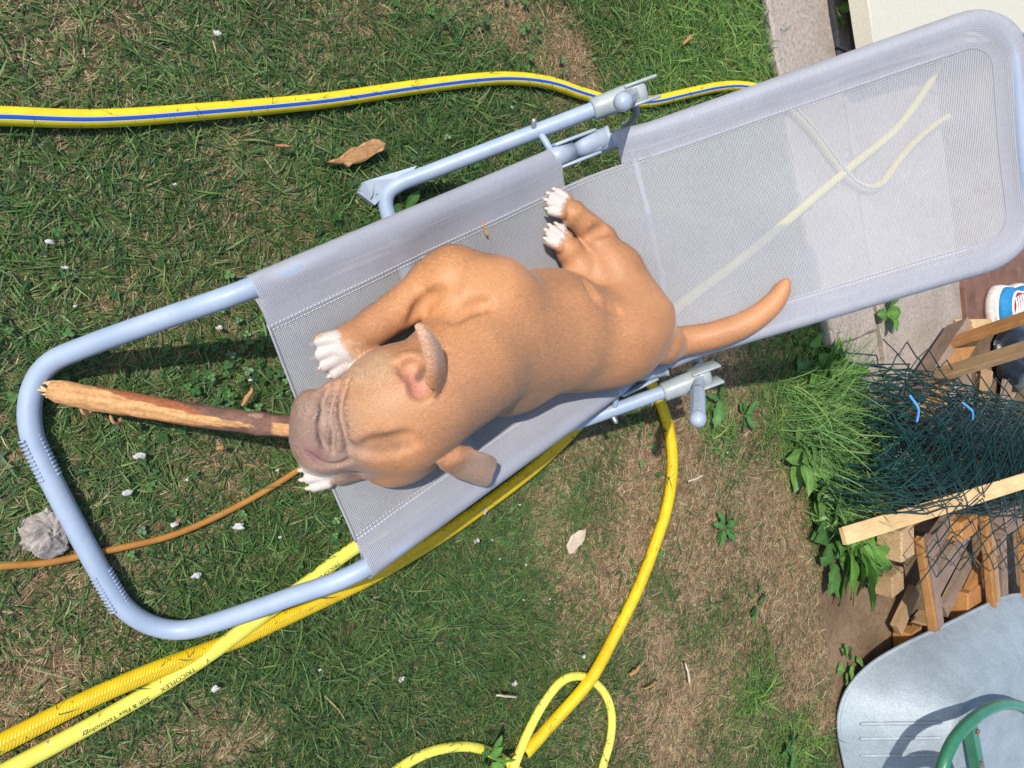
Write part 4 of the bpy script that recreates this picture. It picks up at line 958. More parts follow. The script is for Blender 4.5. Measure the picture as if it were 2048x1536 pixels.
# roll of green chain-link fencing
def chain_roll():
    M['wire'] = simple('green_coated_wire', (.006, .034, .029), (.014, .062, .052), 60, .35, spec=.6)
    t = Thing('wire_mesh_roll', P(1860, 900, 0), 'loose roll of dark green chain link fencing with blue ties', 'fencing roll')
    c0 = P(1752, 886, .24); c1 = P(2180, 952, .24); ax = nrm((c1 - c0) * [1, 1, 0]); L = np.linalg.norm((c1 - c0)[:2]); sd_ = np.cross([0, 0, 1], ax); up = np.array([0, 0, 1.])
    r = np.random.default_rng(12); pitch = .042; turns = 8.0; n = int(2 * pi * .16 * turns / pitch); V = []; F = []; nv = 0
    th_ = np.linspace(0, 2 * pi * turns, n); rad = np.interp(th_, [0, th_[-1] * .55, th_[-1]], [.05, .16, .24])
    m_ = int(L / .10); x = np.linspace(0, L, m_ + 1)
    for i in range(n):
        z_ = np.where((np.arange(m_ + 1) + i) % 2 == 0, -.5, .5); j = i + z_ * 1.06; a = np.interp(j, np.arange(n), th_); rr = np.interp(j, np.arange(n), rad) + .005 * z_ * (-1) ** i
        lay = i / n; loose = .010 + .012 * lay
        xx = x + r.uniform(-.006, .006) + .03 * np.sin(i * .15) + r.normal(0, .004, m_ + 1); rr = rr + .03 * lay * np.sin(a * 1.0 + 1.2) + .022 * lay * smooth_noise(x * 1.0, a, .22, 7) + r.normal(0, .001, m_ + 1)
        se = lambda q: np.sign(q) * np.abs(q) ** .62
        xx = xx + .10 * (1 - lay) + .05 * np.sin(a * 2.3 + i * .05) * np.exp(-x / .3)
        pts = c0 * [1, 1, 0] + np.array([0, 0, .20]) + xx[:, None] * ax + (rr * se(np.cos(a)))[:, None] * sd_ * 1.1 + (rr * se(np.sin(a)) * .72)[:, None] * up
        pts[:, 2] -= .10 * np.exp(-np.maximum(xx, 0) / .12) * np.clip(pts[:, 2] / .3, 0, 1)
        pts[:, 2] = np.maximum(pts[:, 2], .012)
        v, f, _ = tube(pts, .0028, 4, cap=False); V.append(v); F.append(np.asarray(f) + nv); nv += len(v)
    t.part('wire_netting', np.vstack(V), np.vstack(F), M['wire'], kind='stuff')
    # sheet of loose netting draping off the roll, over the pallets on both sides
    V = []; F = []; nv = 0
    for side, n2, w0 in ((1, 4, .0), (-1, 6, .30)):
        for i in range(n2):
            m2 = int(1.6 / .085); k = np.arange(m2 + 1); z_ = np.where((k + i) % 2 == 0, -.5, .5); d = (i + z_ * 1.06) * .048; x2 = w0 + np.linspace(-.02, 1.58, m2 + 1) + r.normal(0, .004, m2 + 1)
            h = np.interp(d, [-.05, .1, .2, .4], [.30, .235, .21, .17]) if side > 0 else np.interp(d, [-.05, .12, .3, .45], [.36, .31, .29, .26])
            wv = .03 * smooth_noise(x2, d, .25, 3 + side) + r.normal(0, .002, m2 + 1)
            pts = c0 * [1, 1, 0] + x2[:, None] * ax + (side * (.19 + d + .02 * np.sin(x2 * 6)))[:, None] * sd_ + (h + wv)[:, None] * up
            v, f, _ = tube(pts, .0028, 4, cap=False); V.append(v); F.append(np.asarray(f) + nv); nv += len(v)
    t.part('loose_netting', np.vstack(V), np.vstack(F), M['wire'], kind='stuff')
    M['tie'] = simple('blue_twine', (.04, .22, .60), (.08, .33, .75), 60, .5)
    for px0, py0, px1, py1 in ((1820, 792, 1834, 842), (1926, 806, 1945, 838)):
        a, b = P(px0, py0, .40), P(px1, py1, .41); mid = (a + b) / 2 + [.006, 0, .012]; V, F, _ = capsule(spline([a, mid, b], 6), .004, 8); t.part('tie', V, F, M['tie'], label='bright blue twine tie')
chain_roll()

# wheelbarrow, upside down and tipped against the pile
def wheelbarrow():
    m, t_, b, _ = newmat('galvanised_steel'); v = objco(t_); n = noise(t_, v, 9, 7, .7); n2 = noise(t_, v, 160, 4, .7)
    c = ramp(t_, n, [(.3, (.24, .285, .31)), (.7, (.335, .385, .42))]); c = mixc(t_, c, ramp(t_, n2, [(.4, (.84,) * 3), (.75, (1.3,) * 3)]), .9, 'MULTIPLY'); c = mixc(t_, c, (.30, .22, .12), ramp(t_, noise(t_, v, 5, 6, .75), [(.62, (0, 0, 0)), (.8, (.5, .5, .5))]))
    t_.links.new(c, b.inputs['Base Color']); b.inputs['Roughness'].default_value = .58; b.inputs['Metallic'].default_value = .12; bump(t_, b, n2, .12, .001); M['zinc'] = m
    M['green'] = simple('green_enamel', (.025, .14, .075), (.045, .20, .115), 12, .35, 40, .05, .001); M['rustbolt'] = simple('rusty_bolt', (.16, .05, .03), (.30, .11, .06), 120, .8)
    M['navy'] = simple('shadow_ring_dark', (.02, .023, .03), (.04, .045, .055), 30, .6)
    t = Thing('wheelbarrow', P(1900, 1450, 0), 'galvanised wheelbarrow turned upside down with green tube frame, bottom right', 'wheelbarrow')
    rim = PV([(1712, 1640, .03), (1697, 1560, .022), (1684, 1500, .02), (1677, 1455, .02), (1681, 1415, .022), (1700, 1372, .035), (1740, 1330, .06), (1800, 1293, .10), (1890, 1250, .15), (1985, 1204, .20), (2020, 1191, .215), (2060, 1187, .225)])
    a_ = rim[0]; c_ = rim[-1]
    more = np.array([c_ + [.25, -.02, .01], c_ + [.42, -.12, .0], c_ + [.46, -.4, -.03], c_ + [.4, -.85, -.08], c_ + [.15, -1.1, -.14], a_ + [.35, -.28, .03], a_ + [.10, -.18, .0]])
    rim = np.vstack([rim, more]); rim = spline(np.vstack([rim, rim[:1]]), 6)[:-1]; n = len(rim)
    pla = np.vstack([PV([(1915, 1600, .34), (1905, 1540, .34), (1903, 1470, .345), (1925, 1412, .355), (1965, 1375, .36), (2010, 1345, .365), (2060, 1332, .365)]), ])
    c2 = pla[-1]; a2 = pla[0]; more = np.array([c2 + [.10, -.06, 0], c2 + [.16, -.2, 0], c2 + [.13, -.45, -.02], c2 + [.0, -.6, -.03], a2 + [.12, -.13, 0], a2 + [.03, -.08, 0]])
    pla = np.vstack([pla, more]); pla = spline(np.vstack([pla, pla[:1]]), 8)[:-1]; cen = pla.mean(0)
    # match by angle about the plateau centre
    def rs(loop):
        a = np.unwrap(np.arctan2(loop[:, 1] - cen[1], loop[:, 0] - cen[0])); 
        if a[-1] < a[0]: loop = loop[::-1]; a = np.unwrap(np.arctan2(loop[:, 1] - cen[1], loop[:, 0] - cen[0]))
        o = np.argsort(a % (2 * pi)); aa = (a % (2 * pi))[o]; L = loop[o]; q = np.linspace(0, 2 * pi, 144, endpoint=False); return np.stack([np.interp(q, aa, L[:, k], period=2 * pi) for k in range(3)], 1)
    r0, r3 = rs(rim), rs(pla); k = 144; rings = []
    for f_ in (0, .06, .12, .25, .4, .55, .7, .82, .91, .97, 1.0):
        w = r0 * (1 - f_) + r3 * f_; w[:, 2] += .022 * sin(pi * f_ ** .8) * (1 if 0 < f_ < 1 else 0); rings.append(w)
    for s_ in (.9, .6, .25): w = cen + (r3 - cen) * s_; w[:, 2] = r3[:, 2] + .006; rings.append(w)
    V = np.vstack(rings + [cen[None] + [0, 0, .006]]); F = []
    for i in range(len(rings) - 1): F += [(i * k + j, i * k + (j + 1) % k, (i + 1) * k + (j + 1) % k, (i + 1) * k + j) for j in range(k)]
    F += [((len(rings) - 1) * k + j, (len(rings) - 1) * k + (j + 1) % k, len(V) - 1) for j in range(k)]
    tray = t.part('tray', V, F, m)
    V, F, _ = tube(np.vstack([r0, r0[:1]]), .008, 10); t.part('rolled_rim', V, F, m, parent=tray)
    def on(px, py, dz=0.0):                       # point on the tray wall shown at px, py
        VV = np.vstack(rings[:12]); d = nrm(ray(px, py)); c = np.array([0, 0, CAMH]); w = VV - c; s = w @ d; e = np.linalg.norm(w - s[:, None] * d, axis=1); i = np.argsort(e)[:6]; p = c + d * np.average(s[i], weights=1 / (e[i] + 1e-4)); return p + np.array([0, 0, dz])
    for y in (1447, 1477, 1511):                  # pressed ribs
        pp = [on(x, y + (x - 1705) * -.01, .001) for x in np.linspace(1722, 1880, 9)]; V, F, _ = capsule(spline(pp, 3), .0075, 8); t.part('pressed_rib', V, F, m, parent=tray)
    # frame tube standing off the tray, cross strap, bolts
    zt = .43; fr = PV([(1868, 1640, zt), (1880, 1560, zt), (1893, 1510, zt), (1915, 1470, zt), (1950, 1435, zt), (1985, 1414, zt), (2015, 1408, zt), (2048, 1415, zt), (2090, 1440, zt), (2150, 1500, zt), (2200, 1600, zt)])
    V, F, _ = tube(resample(spline(fr, 10), .012), .0215, 16); t.part('frame_tube', V, F, M['green'])
    s0_, s1_ = P(1948, 1442, .40), P(1972, 1575, .40); a = nrm(s1_ - s0_); sd_ = np.cross([0, 0, 1], a)
    V, F = cbox((s0_ + s1_) / 2 - [0, 0, .004], np.array([a, sd_, [0, 0, 1]]), (np.linalg.norm(s1_ - s0_) / 2, .022, .004), .002); st_ = t.part('cross_strap', V, F, M['green'], smooth=False)
    V, F = cbox((s0_ + s1_) / 2 - sd_ * .024 - [0, 0, .016], np.array([a, sd_, [0, 0, 1]]), (np.linalg.norm(s1_ - s0_) / 2, .004, .02), .002); t.part('strap_flange', V, F, M['green'], parent=st_, smooth=False)
    for px, py in ((1954, 1463), (1961, 1527)):
        p = P(px, py, .401); V, F, _ = tube(np.array([p, p + [0, 0, .006], p + [0, 0, .0085]]), [.0105, .0105, .006], 8); t.part('bolt', V, F, M['rustbolt'], parent=st_)
    # dark ring added to stand for the shadow arcs just inside the frame edge
    ang = np.linspace(0, 2 * pi, 40); cc = P(1905, 1640, .44)
    V, F, _ = tube(np.array([cc + [.15 * cos(a), .15 * sin(a), .02 * sin(a)] for a in ang]), .036, 12, cap=False); t.part('shadow_ring', V, F, M['navy'])
wheelbarrow()
# ------------------------------------------------------------------ small things on the grass
def lump(c, r, seed, sc=(1, 1, .6), n=14, jag=.35):
    rg = np.random.default_rng(seed); k = np.arange(n * 7); ph = np.arccos(1 - 2 * (k + .5) / len(k)); th2 = pi * (1 + 5 ** .5) * k
    d = np.stack([np.cos(th2) * np.sin(ph), np.sin(th2) * np.sin(ph), np.cos(ph)], 1); rr = 1 + jag * (smooth_noise(d[:, 0] * 2 + seed, d[:, 1] * 2 + d[:, 2], .8, seed) - .5) + rg.normal(0, jag * .12, len(k))
    import bmesh
    bm = bmesh.new(); V = np.asarray(c) + d * rr[:, None] * r * np.array(sc)
    for v in V: bm.verts.new(v)
    bmesh.ops.convex_hull(bm, input=bm.verts); bm.verts.ensure_lookup_table(); bm.verts.index_update()
    loose = [v for v in bm.verts if not v.link_faces]; [bm.verts.remove(v) for v in loose]; bm.verts.index_update()
    Vo = np.array([v.co[:] for v in bm.verts]); F = [tuple(v.index for v in f.verts) for f in bm.faces]; bm.free(); return Vo, F
def flake(p, L, w, th, yaw, seed, bend=.0, tilt=0.0):       # a thin splinter or bark flake
    rg = np.random.default_rng(seed); n = 7; x = np.linspace(-.5, .5, n); wd = w * (.35 + .65 * np.sin(np.linspace(.25, pi - .35, n))) * rg.uniform(.8, 1.2, n)
    a = np.array([cos(yaw), sin(yaw), tilt]); s_ = np.array([-sin(yaw), cos(yaw), 0]); V = []
    for k in range(n):
        c = np.asarray(p) + a * x[k] * L + np.array([0, 0, bend * (1 - 4 * x[k] ** 2)]) + s_ * rg.normal(0, w * .08)
        for sy, sz in ((-1, 0), (-.3, 1), (.4, 1), (1, 0), (0, -.4)): V.append(c + s_ * sy * wd[k] / 2 + np.array([0, 0, sz * th * rg.uniform(.7, 1.2)]))
    F = [(k * 5 + j, k * 5 + (j + 1) % 5, (k + 1) * 5 + (j + 1) % 5, (k + 1) * 5 + j) for k in range(n - 1) for j in range(5)] + [tuple(range(5))[::-1], tuple(range((n - 1) * 5, n * 5))]
    return np.array(V), F
def yaw_of(x0, y0, x1, y1, z=.02): d = P(x1, y1, z) - P(x0, y0, z); return math.atan2(d[1], d[0])
M['stone'] = concrete_mat('crumbly_stone', (.27, .23, .20), (.42, .375, .335), (.30, .22, .15))
M['white_chip'] = simple('white_chip', (.40, .38, .36), (.58, .56, .54), 90, .85, 200, .4, .001)
M['flake_bark'] = simple('orange_bark', (.26, .12, .045), (.46, .26, .11), 70, .85, 130, .7, .002, stretch=(1, 1, 1))
M['flake_pale'] = simple('pale_flake', (.40, .31, .22), (.58, .48, .36), 60, .85, 130, .5, .001)
def crumb(c, R_, seed, sc, amp=.5, n=40, m=18):      # gritty broken lump
    u = np.linspace(0, 2 * pi, n, endpoint=False); v = np.linspace(.02, pi - .02, m); U, W_ = np.meshgrid(u, v, indexing='ij'); d = np.stack([np.cos(U) * np.sin(W_), np.sin(U) * np.sin(W_), np.cos(W_)], -1)
    q = d * 1.3 + 7; f = lambda k, sd: smooth_noise(q[..., 0] * k + q[..., 2] * k * .7, q[..., 1] * k - q[..., 2] * k * .6, 1, sd) - .5
    r_ = 1 + amp * f(1.1, seed) + amp * .6 * f(2.6, seed + 1) + amp * .4 * f(6, seed + 2); V = (np.asarray(c) + d * r_[..., None] * R_ * np.array(sc)).reshape(-1, 3)
    F = [(i * m + k, i * m + k + 1, ((i + 1) % n) * m + k + 1, ((i + 1) % n) * m + k) for i in range(n) for k in range(m - 1)]; F += [tuple(i * m for i in range(n)), tuple(i * m + m - 1 for i in range(n))[::-1]]; return V, F
V, F = crumb(P(97, 1070, .016), .031, 5, (1.1, 1.0, .5), .75); single('stone', V, F, M['stone'], 'pale crumbly lump of concrete by the lounger foot', 'stone', smooth=False)
# bark and wood pieces
for q, (pl, z, th_, mt, lab) in enumerate([([(660, 323), (684, 312), (700, 299), (722, 291), (738, 282), (757, 279), (771, 287), (765, 303), (748, 309), (735, 319), (716, 326), (700, 333), (690, 326)], .036, .011, 'flake_bark', 'big torn piece of orange bark above the lounger'),
                                          ([(1142, 1109), (1137, 1092), (1146, 1072), (1158, 1062), (1172, 1058), (1168, 1080), (1156, 1096), (1150, 1107)], .030, .005, 'flake_pale', 'pale triangular bark flake below the lounger')]):
    V, F = prism(PV([(a, b, z) for a, b in pl]), z - th_, z, .003, .0012, .008, 9 + q); V[:, 2] += .25 * (V[:, 0] - V[:, 0].mean()) * (.5 if q else .25) + np.random.default_rng(q).normal(0, .0007, len(V))
    single('bark_flake', V, F, M[mt], lab, 'bark', smooth=False)
for q, (x0, y0, x1, y1, w_, th_, mt, z, lab, cat) in enumerate([
    (550, 291, 582, 295, .008, .004, 'flake_bark', .026, 'small brown wood sliver left of the big bark piece', 'wood chip'),
    (483, 812, 504, 776, .011, .004, 'flake_bark', .035, 'curled brown leaf sliver beside the stick', 'leaf'),
    (1376, 963, 1406, 949, .010, .004, 'flake_pale', .026, 'cream wood splinter right of the curving hose', 'splinter'),
    (992, 1390, 1034, 1393, .008, .004, 'flake_pale', .028, 'short pale twig above the looped hose', 'twig'),
    (1370, 1326, 1379, 1370, .010, .004, 'flake_pale', .026, 'upright straw coloured splinter on the dry grass', 'splinter'),
    (1288, 1378, 1314, 1362, .008, .003, 'flake_bark', .026, 'reddish twig on dry grass right of the golden hose', 'twig'),
    (1366, 90, 1382, 70, .012, .004, 'flake_bark', .03, 'orange brown leaf on the grass at the top', 'leaf'),
    (432, 900, 448, 892, .012, .004, 'flake_bark', .03, 'reddish chip between stick and cable', 'wood chip'),
    (1258, 1350, 1280, 1330, .016, .006, 'flake_bark', .026, 'brown shell like chip on bare patch by the hose', 'wood chip'),
    (85, 1492, 120, 1478, .014, .006, 'flake_pale', .02, 'cream chip wedged between the two lower hoses', 'wood chip')]):
    a, b = P(x0, y0, z), P(x1, y1, z); V, F = flake((a + b) / 2, np.linalg.norm(b - a), w_, th_, math.atan2(b[1] - a[1], b[0] - a[0]), q + 2, .004); single('bark_flake' if 'bark' in lab else 'wood_chip', V, F, M[mt], lab, cat)
a, b = fab(.545, .19), fab(.565, .165); a, b = P(966, 444, fabz(*P(966, 444, .25)[:2])[0] + .003), P(971, 470, fabz(*P(971, 470, .25)[:2])[0] + .003)
V, F = flake((a + b) / 2, .032, .006, .004, math.atan2(b[1] - a[1], b[0] - a[0]), 40); single('twig', V, F, M['flake_bark'], 'tiny red brown twig lying on the lounger cloth', 'twig')
# white chips: the larger told apart, the tiny ones alike
for q, (x, y, r_, lab) in enumerate([(435, 66, .0085, 'white chip near the top left of the lawn'), (280, 910, .010, 'white chip inside the foot loop below the stick'), (255, 985, .009, 'greyish white scrap below the chip under the stick'),
    (478, 1053, .011, 'white chip below the orange cable'), (393, 1152, .010, 'white chip inside the lower corner of the foot loop'), (432, 1378, .010, 'white crumb right of the hose lettering'), (98, 482, .007, 'white petal left of the foot frame, upper one'),
    (130, 535, .006, 'white petal left of the foot frame, lower one'), (440, 655, .007, 'pinkish white clover head near the cloth corner'), (348, 1050, .007, 'white chip touching the orange cable')]):
    V, F = crumb(P(x, y, .022), r_ * .8, 60 + q, (1, .7, .4), 1.1, 12, 7); single('white_chip', V, F, M['white_chip'], lab, 'chip', 'white chips on the grass', smooth=False)
for q, (x, y) in enumerate([(1024, 214), (350, 368), (500, 760), (1040, 1010), (985, 1080), (1000, 1118), (1048, 1200), (1052, 1130), (1100, 1198), (640, 1340), (375, 960), (560, 1075), (1455, 905), (1490, 620), (150, 612), (555, 940)]):
    V, F = crumb(P(x, y, .025), .0036, 90 + q, (1, .6, .4), 1.0, 8, 5); single('white_petal', V, F, M['white_chip'], 'tiny white petal lying in the grass', 'petal', 'tiny white petals', smooth=False)
# daisy and clover heads on short stems
def flower(px, py, label, seed):
    rg = np.random.default_rng(seed); p = P(px, py, .035); t = Thing('clover_flower', p * [1, 1, 0], label, 'flower', 'white clover flowers')
    V, F, _ = tube(spline([p * [1, 1, 0] + [-.012, .004, .004], p + [-.005, 0, -.01], p], 4), .0009, 5); t.part('stem', V, F, M['leaf'], col=np.tile([.10, .19, .04], (len(V), 1)))
    vf = []
    for k in range(16):
        a = rg.uniform(0, 2 * pi); e = rg.uniform(.1, 1.3); d = np.array([cos(a) * cos(e), sin(a) * cos(e), sin(e)]); s_ = nrm(np.cross(d, [0, 0, 1])) * .0014; vf.append(([p - s_, p + s_, p + d * .0085 + s_ * .9, p + d * .0085 - s_ * .9], [(0, 1, 2, 3)]))
    V, F = join(*vf); t.part('petals', V, F, M['leaf'], col=np.tile([.62, .56, .52], (len(V), 1)), smooth=False, kind='stuff')
for q, (x, y, l) in enumerate([(802, 1357, 'white clover head left of the short twig'), (1028, 1366, 'white clover head above the short twig'), (1165, 1312, 'white clover head left of the golden hose'), (968, 1022, 'small daisy beside the braided hose below the cloth'), (952, 1082, 'white clover head below the braided hose')]): flower(x, y, l, 200 + q)

# ------------------------------------------------------------------ broad-leaved weeds
def leaf_mesh(L, w, seed, wavy=.12, lobes=0, cup=.15, cl=None):
    rg = np.random.default_rng(seed); nu, nv = 9, 5; u = np.linspace(0, 1, nu); prof = np.sin(np.pi * u ** .8) ** .75 * (1 + (.22 * np.sin(u * lobes * 2 * pi) if lobes else 0)); prof[0] = .06; prof[-1] = .02
    V = []; col = []
    for i in range(nu):
        for j in range(nv):
            v = (j - 2) / 2; x = L * u[i]; y = w / 2 * prof[i] * v; z = cup * abs(y) + wavy * w * .5 * math.sin(u[i] * 9 + j * 1.3 + seed) * abs(v) - .35 * L * u[i] ** 2.2 * .6
            V.append((x, y, z)); k = rg.uniform(.88, 1.1) * (1.35 if j == 2 else 1); col.append(np.array(cl) * k)
    F = [(i * nv + j, (i + 1) * nv + j, (i + 1) * nv + j + 1, i * nv + j + 1) for i in range(nu - 1) for j in range(nv - 1)]
    me = mesh_from('leaf', V, F, True, np.array(col)); me.materials.append(M['leaf']); return me
def weed(px, py, n, L, w, label, seed, z=.0, lobes=0, col_=(.085, .20, .03), yaw0=0, yspread=pi, lift=(.2, .9), sp=.02, cat='weed'):
    rg = np.random.default_rng(seed); b = P(px, py, z); t = Thing('weed_plant', b, label, cat, 'broad leaved weeds')
    vars_ = [leaf_mesh(L * k, w * k, seed * 7 + i, lobes=lobes, cl=np.array(col_) * (.8 + .2 * i)) for i, k in enumerate((.75, 1.0, 1.2))]
    for k in range(n):
        o = bpy.data.objects.new('leaf', vars_[rg.integers(3)]); COL.objects.link(o); o.parent = t.o
        yw = yaw0 + (rg.uniform(-yspread, yspread) if yspread < 3 else 2 * pi * k / n + rg.normal(0, .35)); pt = -rg.uniform(*lift)
        o.rotation_euler = (rg.normal(0, .35), pt, yw); r_ = rg.uniform(0, sp); o.location = (r_ * cos(yw), r_ * sin(yw), .008 + rg.uniform(0, .03) * (L / .08)); s_ = rg.uniform(.8, 1.15); o.scale = (s_,) * 3
G1c, G2c, G3c = (.095, .215, .035), (.065, .155, .035), (.125, .235, .055)
weed(1640, 742, 15, .12, .065, 'lush broad leaved weed at the path corner under the lounger', 301, col_=G1c, lift=(.3, 1.1), sp=.03)
weed(1690, 1085, 14, .17, .075, 'largest dock plant with long leaves by the batten end', 302, z=.03, col_=G1c, lobes=3, yaw0=-.9, yspread=1.0, lift=(.05, .5), sp=.04)
weed(1640, 1055, 13, .13, .07, 'wavy leaved weed left of the dock plant', 303, col_=G2c, lobes=2, lift=(.15, .7), sp=.04)
weed(1625, 985, 13, .10, .075, 'round leaved weed in front of the wire roll', 304, col_=G3c, lift=(.3, .9), sp=.03)
weed(1590, 905, 12, .12, .055, 'pale green weed at the lawn edge left of the wire roll', 305, col_=G3c, lift=(.2, .7), sp=.03)
weed(1690, 1322, 12, .042, .034, 'small round leaved weed by the wheelbarrow rim', 306, col_=G3c, lift=(.1, .5), sp=.055)
weed(1668, 20, 9, .05, .03, 'leafy weed growing in the path joint at the top', 307, z=.02, col_=G3c, lift=(.3, 1.0), sp=.05)
weed(1765, 628, 6, .07, .055, 'round leaved weed in the path crack below the lounger', 308, z=.025, col_=G1c, lift=(.15, .6), sp=.03)
weed(1440, 1052, 12, .055, .022, 'flat dark weed rosette on the dry grass', 309, col_=G2c, lobes=3, lift=(.0, .3), sp=.02)
weed(1425, 800, 9, .065, .026, 'flat weed rosette right of the lounger handle', 310, col_=G2c, lobes=3, lift=(.0, .3), sp=.015)
weed(1505, 1200, 8, .05, .02, 'sparse weed rosette between rosette and wheelbarrow', 311, col_=G2c, lobes=2, lift=(.0, .3), sp=.03)
weed(968, 1508, 9, .05, .026, 'leafy weed overlapping the looped hose', 312, z=.02, col_=G1c, lift=(.3, 1.0), sp=.02)
weed(1570, 1490, 9, .06, .03, 'weed on the lawn left of the wheelbarrow', 313, col_=G2c, lobes=2, lift=(.1, .6), sp=.03)
weed(1480, 830, 7, .05, .022, 'small weed right of the upper rosette', 314, col_=G2c, lift=(.1, .5), sp=.02)
weed(1610, 940, 9, .07, .06, 'round bright leaves low at the lawn edge by the wire roll', 316, col_=G3c, lift=(.2, .7), sp=.05)
weed(1660, 1020, 10, .10, .07, 'broad bright leaves just above the dock plant', 317, z=.02, col_=G1c, lift=(.3, .9), sp=.05)
weed(1655, 1115, 9, .11, .06, 'wavy leaves at the soil edge left of the dock plant', 318, col_=G2c, lobes=3, lift=(.1, .6), sp=.05)
weed(1720, 1120, 8, .13, .07, 'crinkled dark dock leaves beside the pressed wood block', 319, z=.02, col_=G2c, lobes=4, yaw0=-.6, yspread=1.2, lift=(.0, .5), sp=.03)
weed(1600, 700, 8, .06, .035, 'small leafy weed at the path edge below the lounger', 320, col_=G2c, lift=(.2, .8), sp=.05)
weed(800, 420, 7, .035, .018, 'little weed by the upper leg foot', 315, col_=G2c, lift=(.2, .7), sp=.02)

# ------------------------------------------------------------------ lawn
EDX = np.array([-3, -1.5, -1.2, -.95, -.6, -.07, 1.08, 3.0]); EDV = np.array([2.82, 2.82, 2.70, 2.64, 2.72, 2.665, 2.25, 1.6])
def edge(y): return np.interp(y, EDX, EDV) + .05 * (smooth_noise(y, y * 0 + 3, .12, 44) - .5)
DRY = [(1010, 20, .16, .8), (1130, 110, .13, 1.0), (1090, 40, .1, .7), (60, 1340, .16, .6), (500, 1420, .17, .75), (120, 1200, .12, .5), (330, 1480, .1, .5), (700, 20, .12, .35), (160, 40, .15, .3), (430, 930, .1, .45),
       (1190, 1130, .20, .75), (1380, 950, .22, .95), (1290, 1010, .2, .85), (1500, 830, .2, .7), (1420, 1100, .22, .8), (1540, 1010, .25, 1.0), (1580, 1200, .3, 1.0), (1600, 1340, .25, .9), (1480, 1330, .25, .8), (1350, 1420, .22, .85), (1300, 1300, .15, .6),
       (1500, 1450, .2, .5), (1430, 720, .2, .75), (1360, 780, .15, .8), (1180, 880, .14, .6), (1540, 700, .15, .55), (250, 640, .12, .3), (560, 480, .1, .3), (1650, 1430, .15, .8), (1520, 930, .12, .6), (1350, 1500, .2, .7), (1080, 1050, .12, .5)]
LUSH = [(1330, 60, .35), (1450, 60, .3), (760, 1300, .3), (950, 1250, .25), (1620, 870, .22), (1600, 800, .2), (1500, 1370, .16), (1600, 1480, .2), (1430, 860, .1), (880, 300, .25), (600, 1250, .2), (1640, 660, .15)]
def dryness(x, y):
    d = np.zeros_like(x)
    for px, py, r_, s_ in DRY:
        p = P(px, py); d = np.maximum(d, s_ * np.exp(-((x - p[0]) ** 2 + (y - p[1]) ** 2) / r_ ** 2))
    n_ = fbm(x, y, .16, 91, 4); d = d + (n_ - .5) * .9 + np.where(x < 1.3, -.02, .08)
    for px, py, r_ in LUSH:
        p = P(px, py); d = d - .45 * np.exp(-((x - p[0]) ** 2 + (y - p[1]) ** 2) / r_ ** 2)
    return np.clip(d, 0, 1)
def lushness(x, y):
    l = np.zeros_like(x)
    for px, py, r_ in LUSH:
        p = P(px, py); l = np.maximum(l, np.exp(-((x - p[0]) ** 2 + (y - p[1]) ** 2) / r_ ** 2))
    return l
def blades(x, y, L, w, yaw, lift, droop, col_, z0=0.0, tipc=None, curl=None, nseg=3):
    n = len(x); d = np.stack([np.cos(yaw), np.sin(yaw), np.zeros(n)], 1); s_ = np.stack([-np.sin(yaw), np.cos(yaw), np.zeros(n)], 1); up = np.array([0, 0, 1.]); V = []
    cu = np.zeros(n) if curl is None else curl
    for k in range(nseg + 1):
        f = k / nseg; hx = L * f * np.cos(lift) * (1 + .1 * f); hz_ = L * (np.sin(lift) * f - droop * f * f); c = np.stack([x, y, np.zeros(n) + z0], 1) + d * hx[:, None] + s_ * (cu * L * f * f)[:, None] + up * np.maximum(hz_, -.001 + .004 * f)[:, None]
        if k < nseg: ww = (w * (1 - .55 * f ** 2) / 2)[:, None]; tw = up * (.35 * ww * np.where(np.arange(n) % 2, 1, -1)[:, None]); V += [c - s_ * ww - tw, c + s_ * ww + tw]
        else: V.append(c)
    m_ = 2 * nseg + 1; V = np.stack(V, 1).reshape(-1, 3); i = (np.arange(n) * m_)[:, None]; T3 = []
    for k in range(nseg - 1): T3 += [2 * k, 2 * k + 1, 2 * k + 3, 2 * k, 2 * k + 3, 2 * k + 2]
    T3 += [2 * nseg - 2, 2 * nseg - 1, 2 * nseg]; F = (i + np.array(T3)[None]).reshape(-1, 3)
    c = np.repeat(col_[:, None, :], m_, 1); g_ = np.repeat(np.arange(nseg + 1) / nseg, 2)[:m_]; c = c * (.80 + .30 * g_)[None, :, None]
    return V, F, c.reshape(-1, 3)
GREENS = np.array([(.050, .115, .024), (.070, .150, .030), (.036, .092, .030), (.095, .175, .040), (.045, .105, .035), (.13, .20, .055)])
STRAWS = np.array([(.54, .40, .215), (.48, .335, .175), (.40, .26, .135), (.60, .48, .285), (.28, .18, .10)])
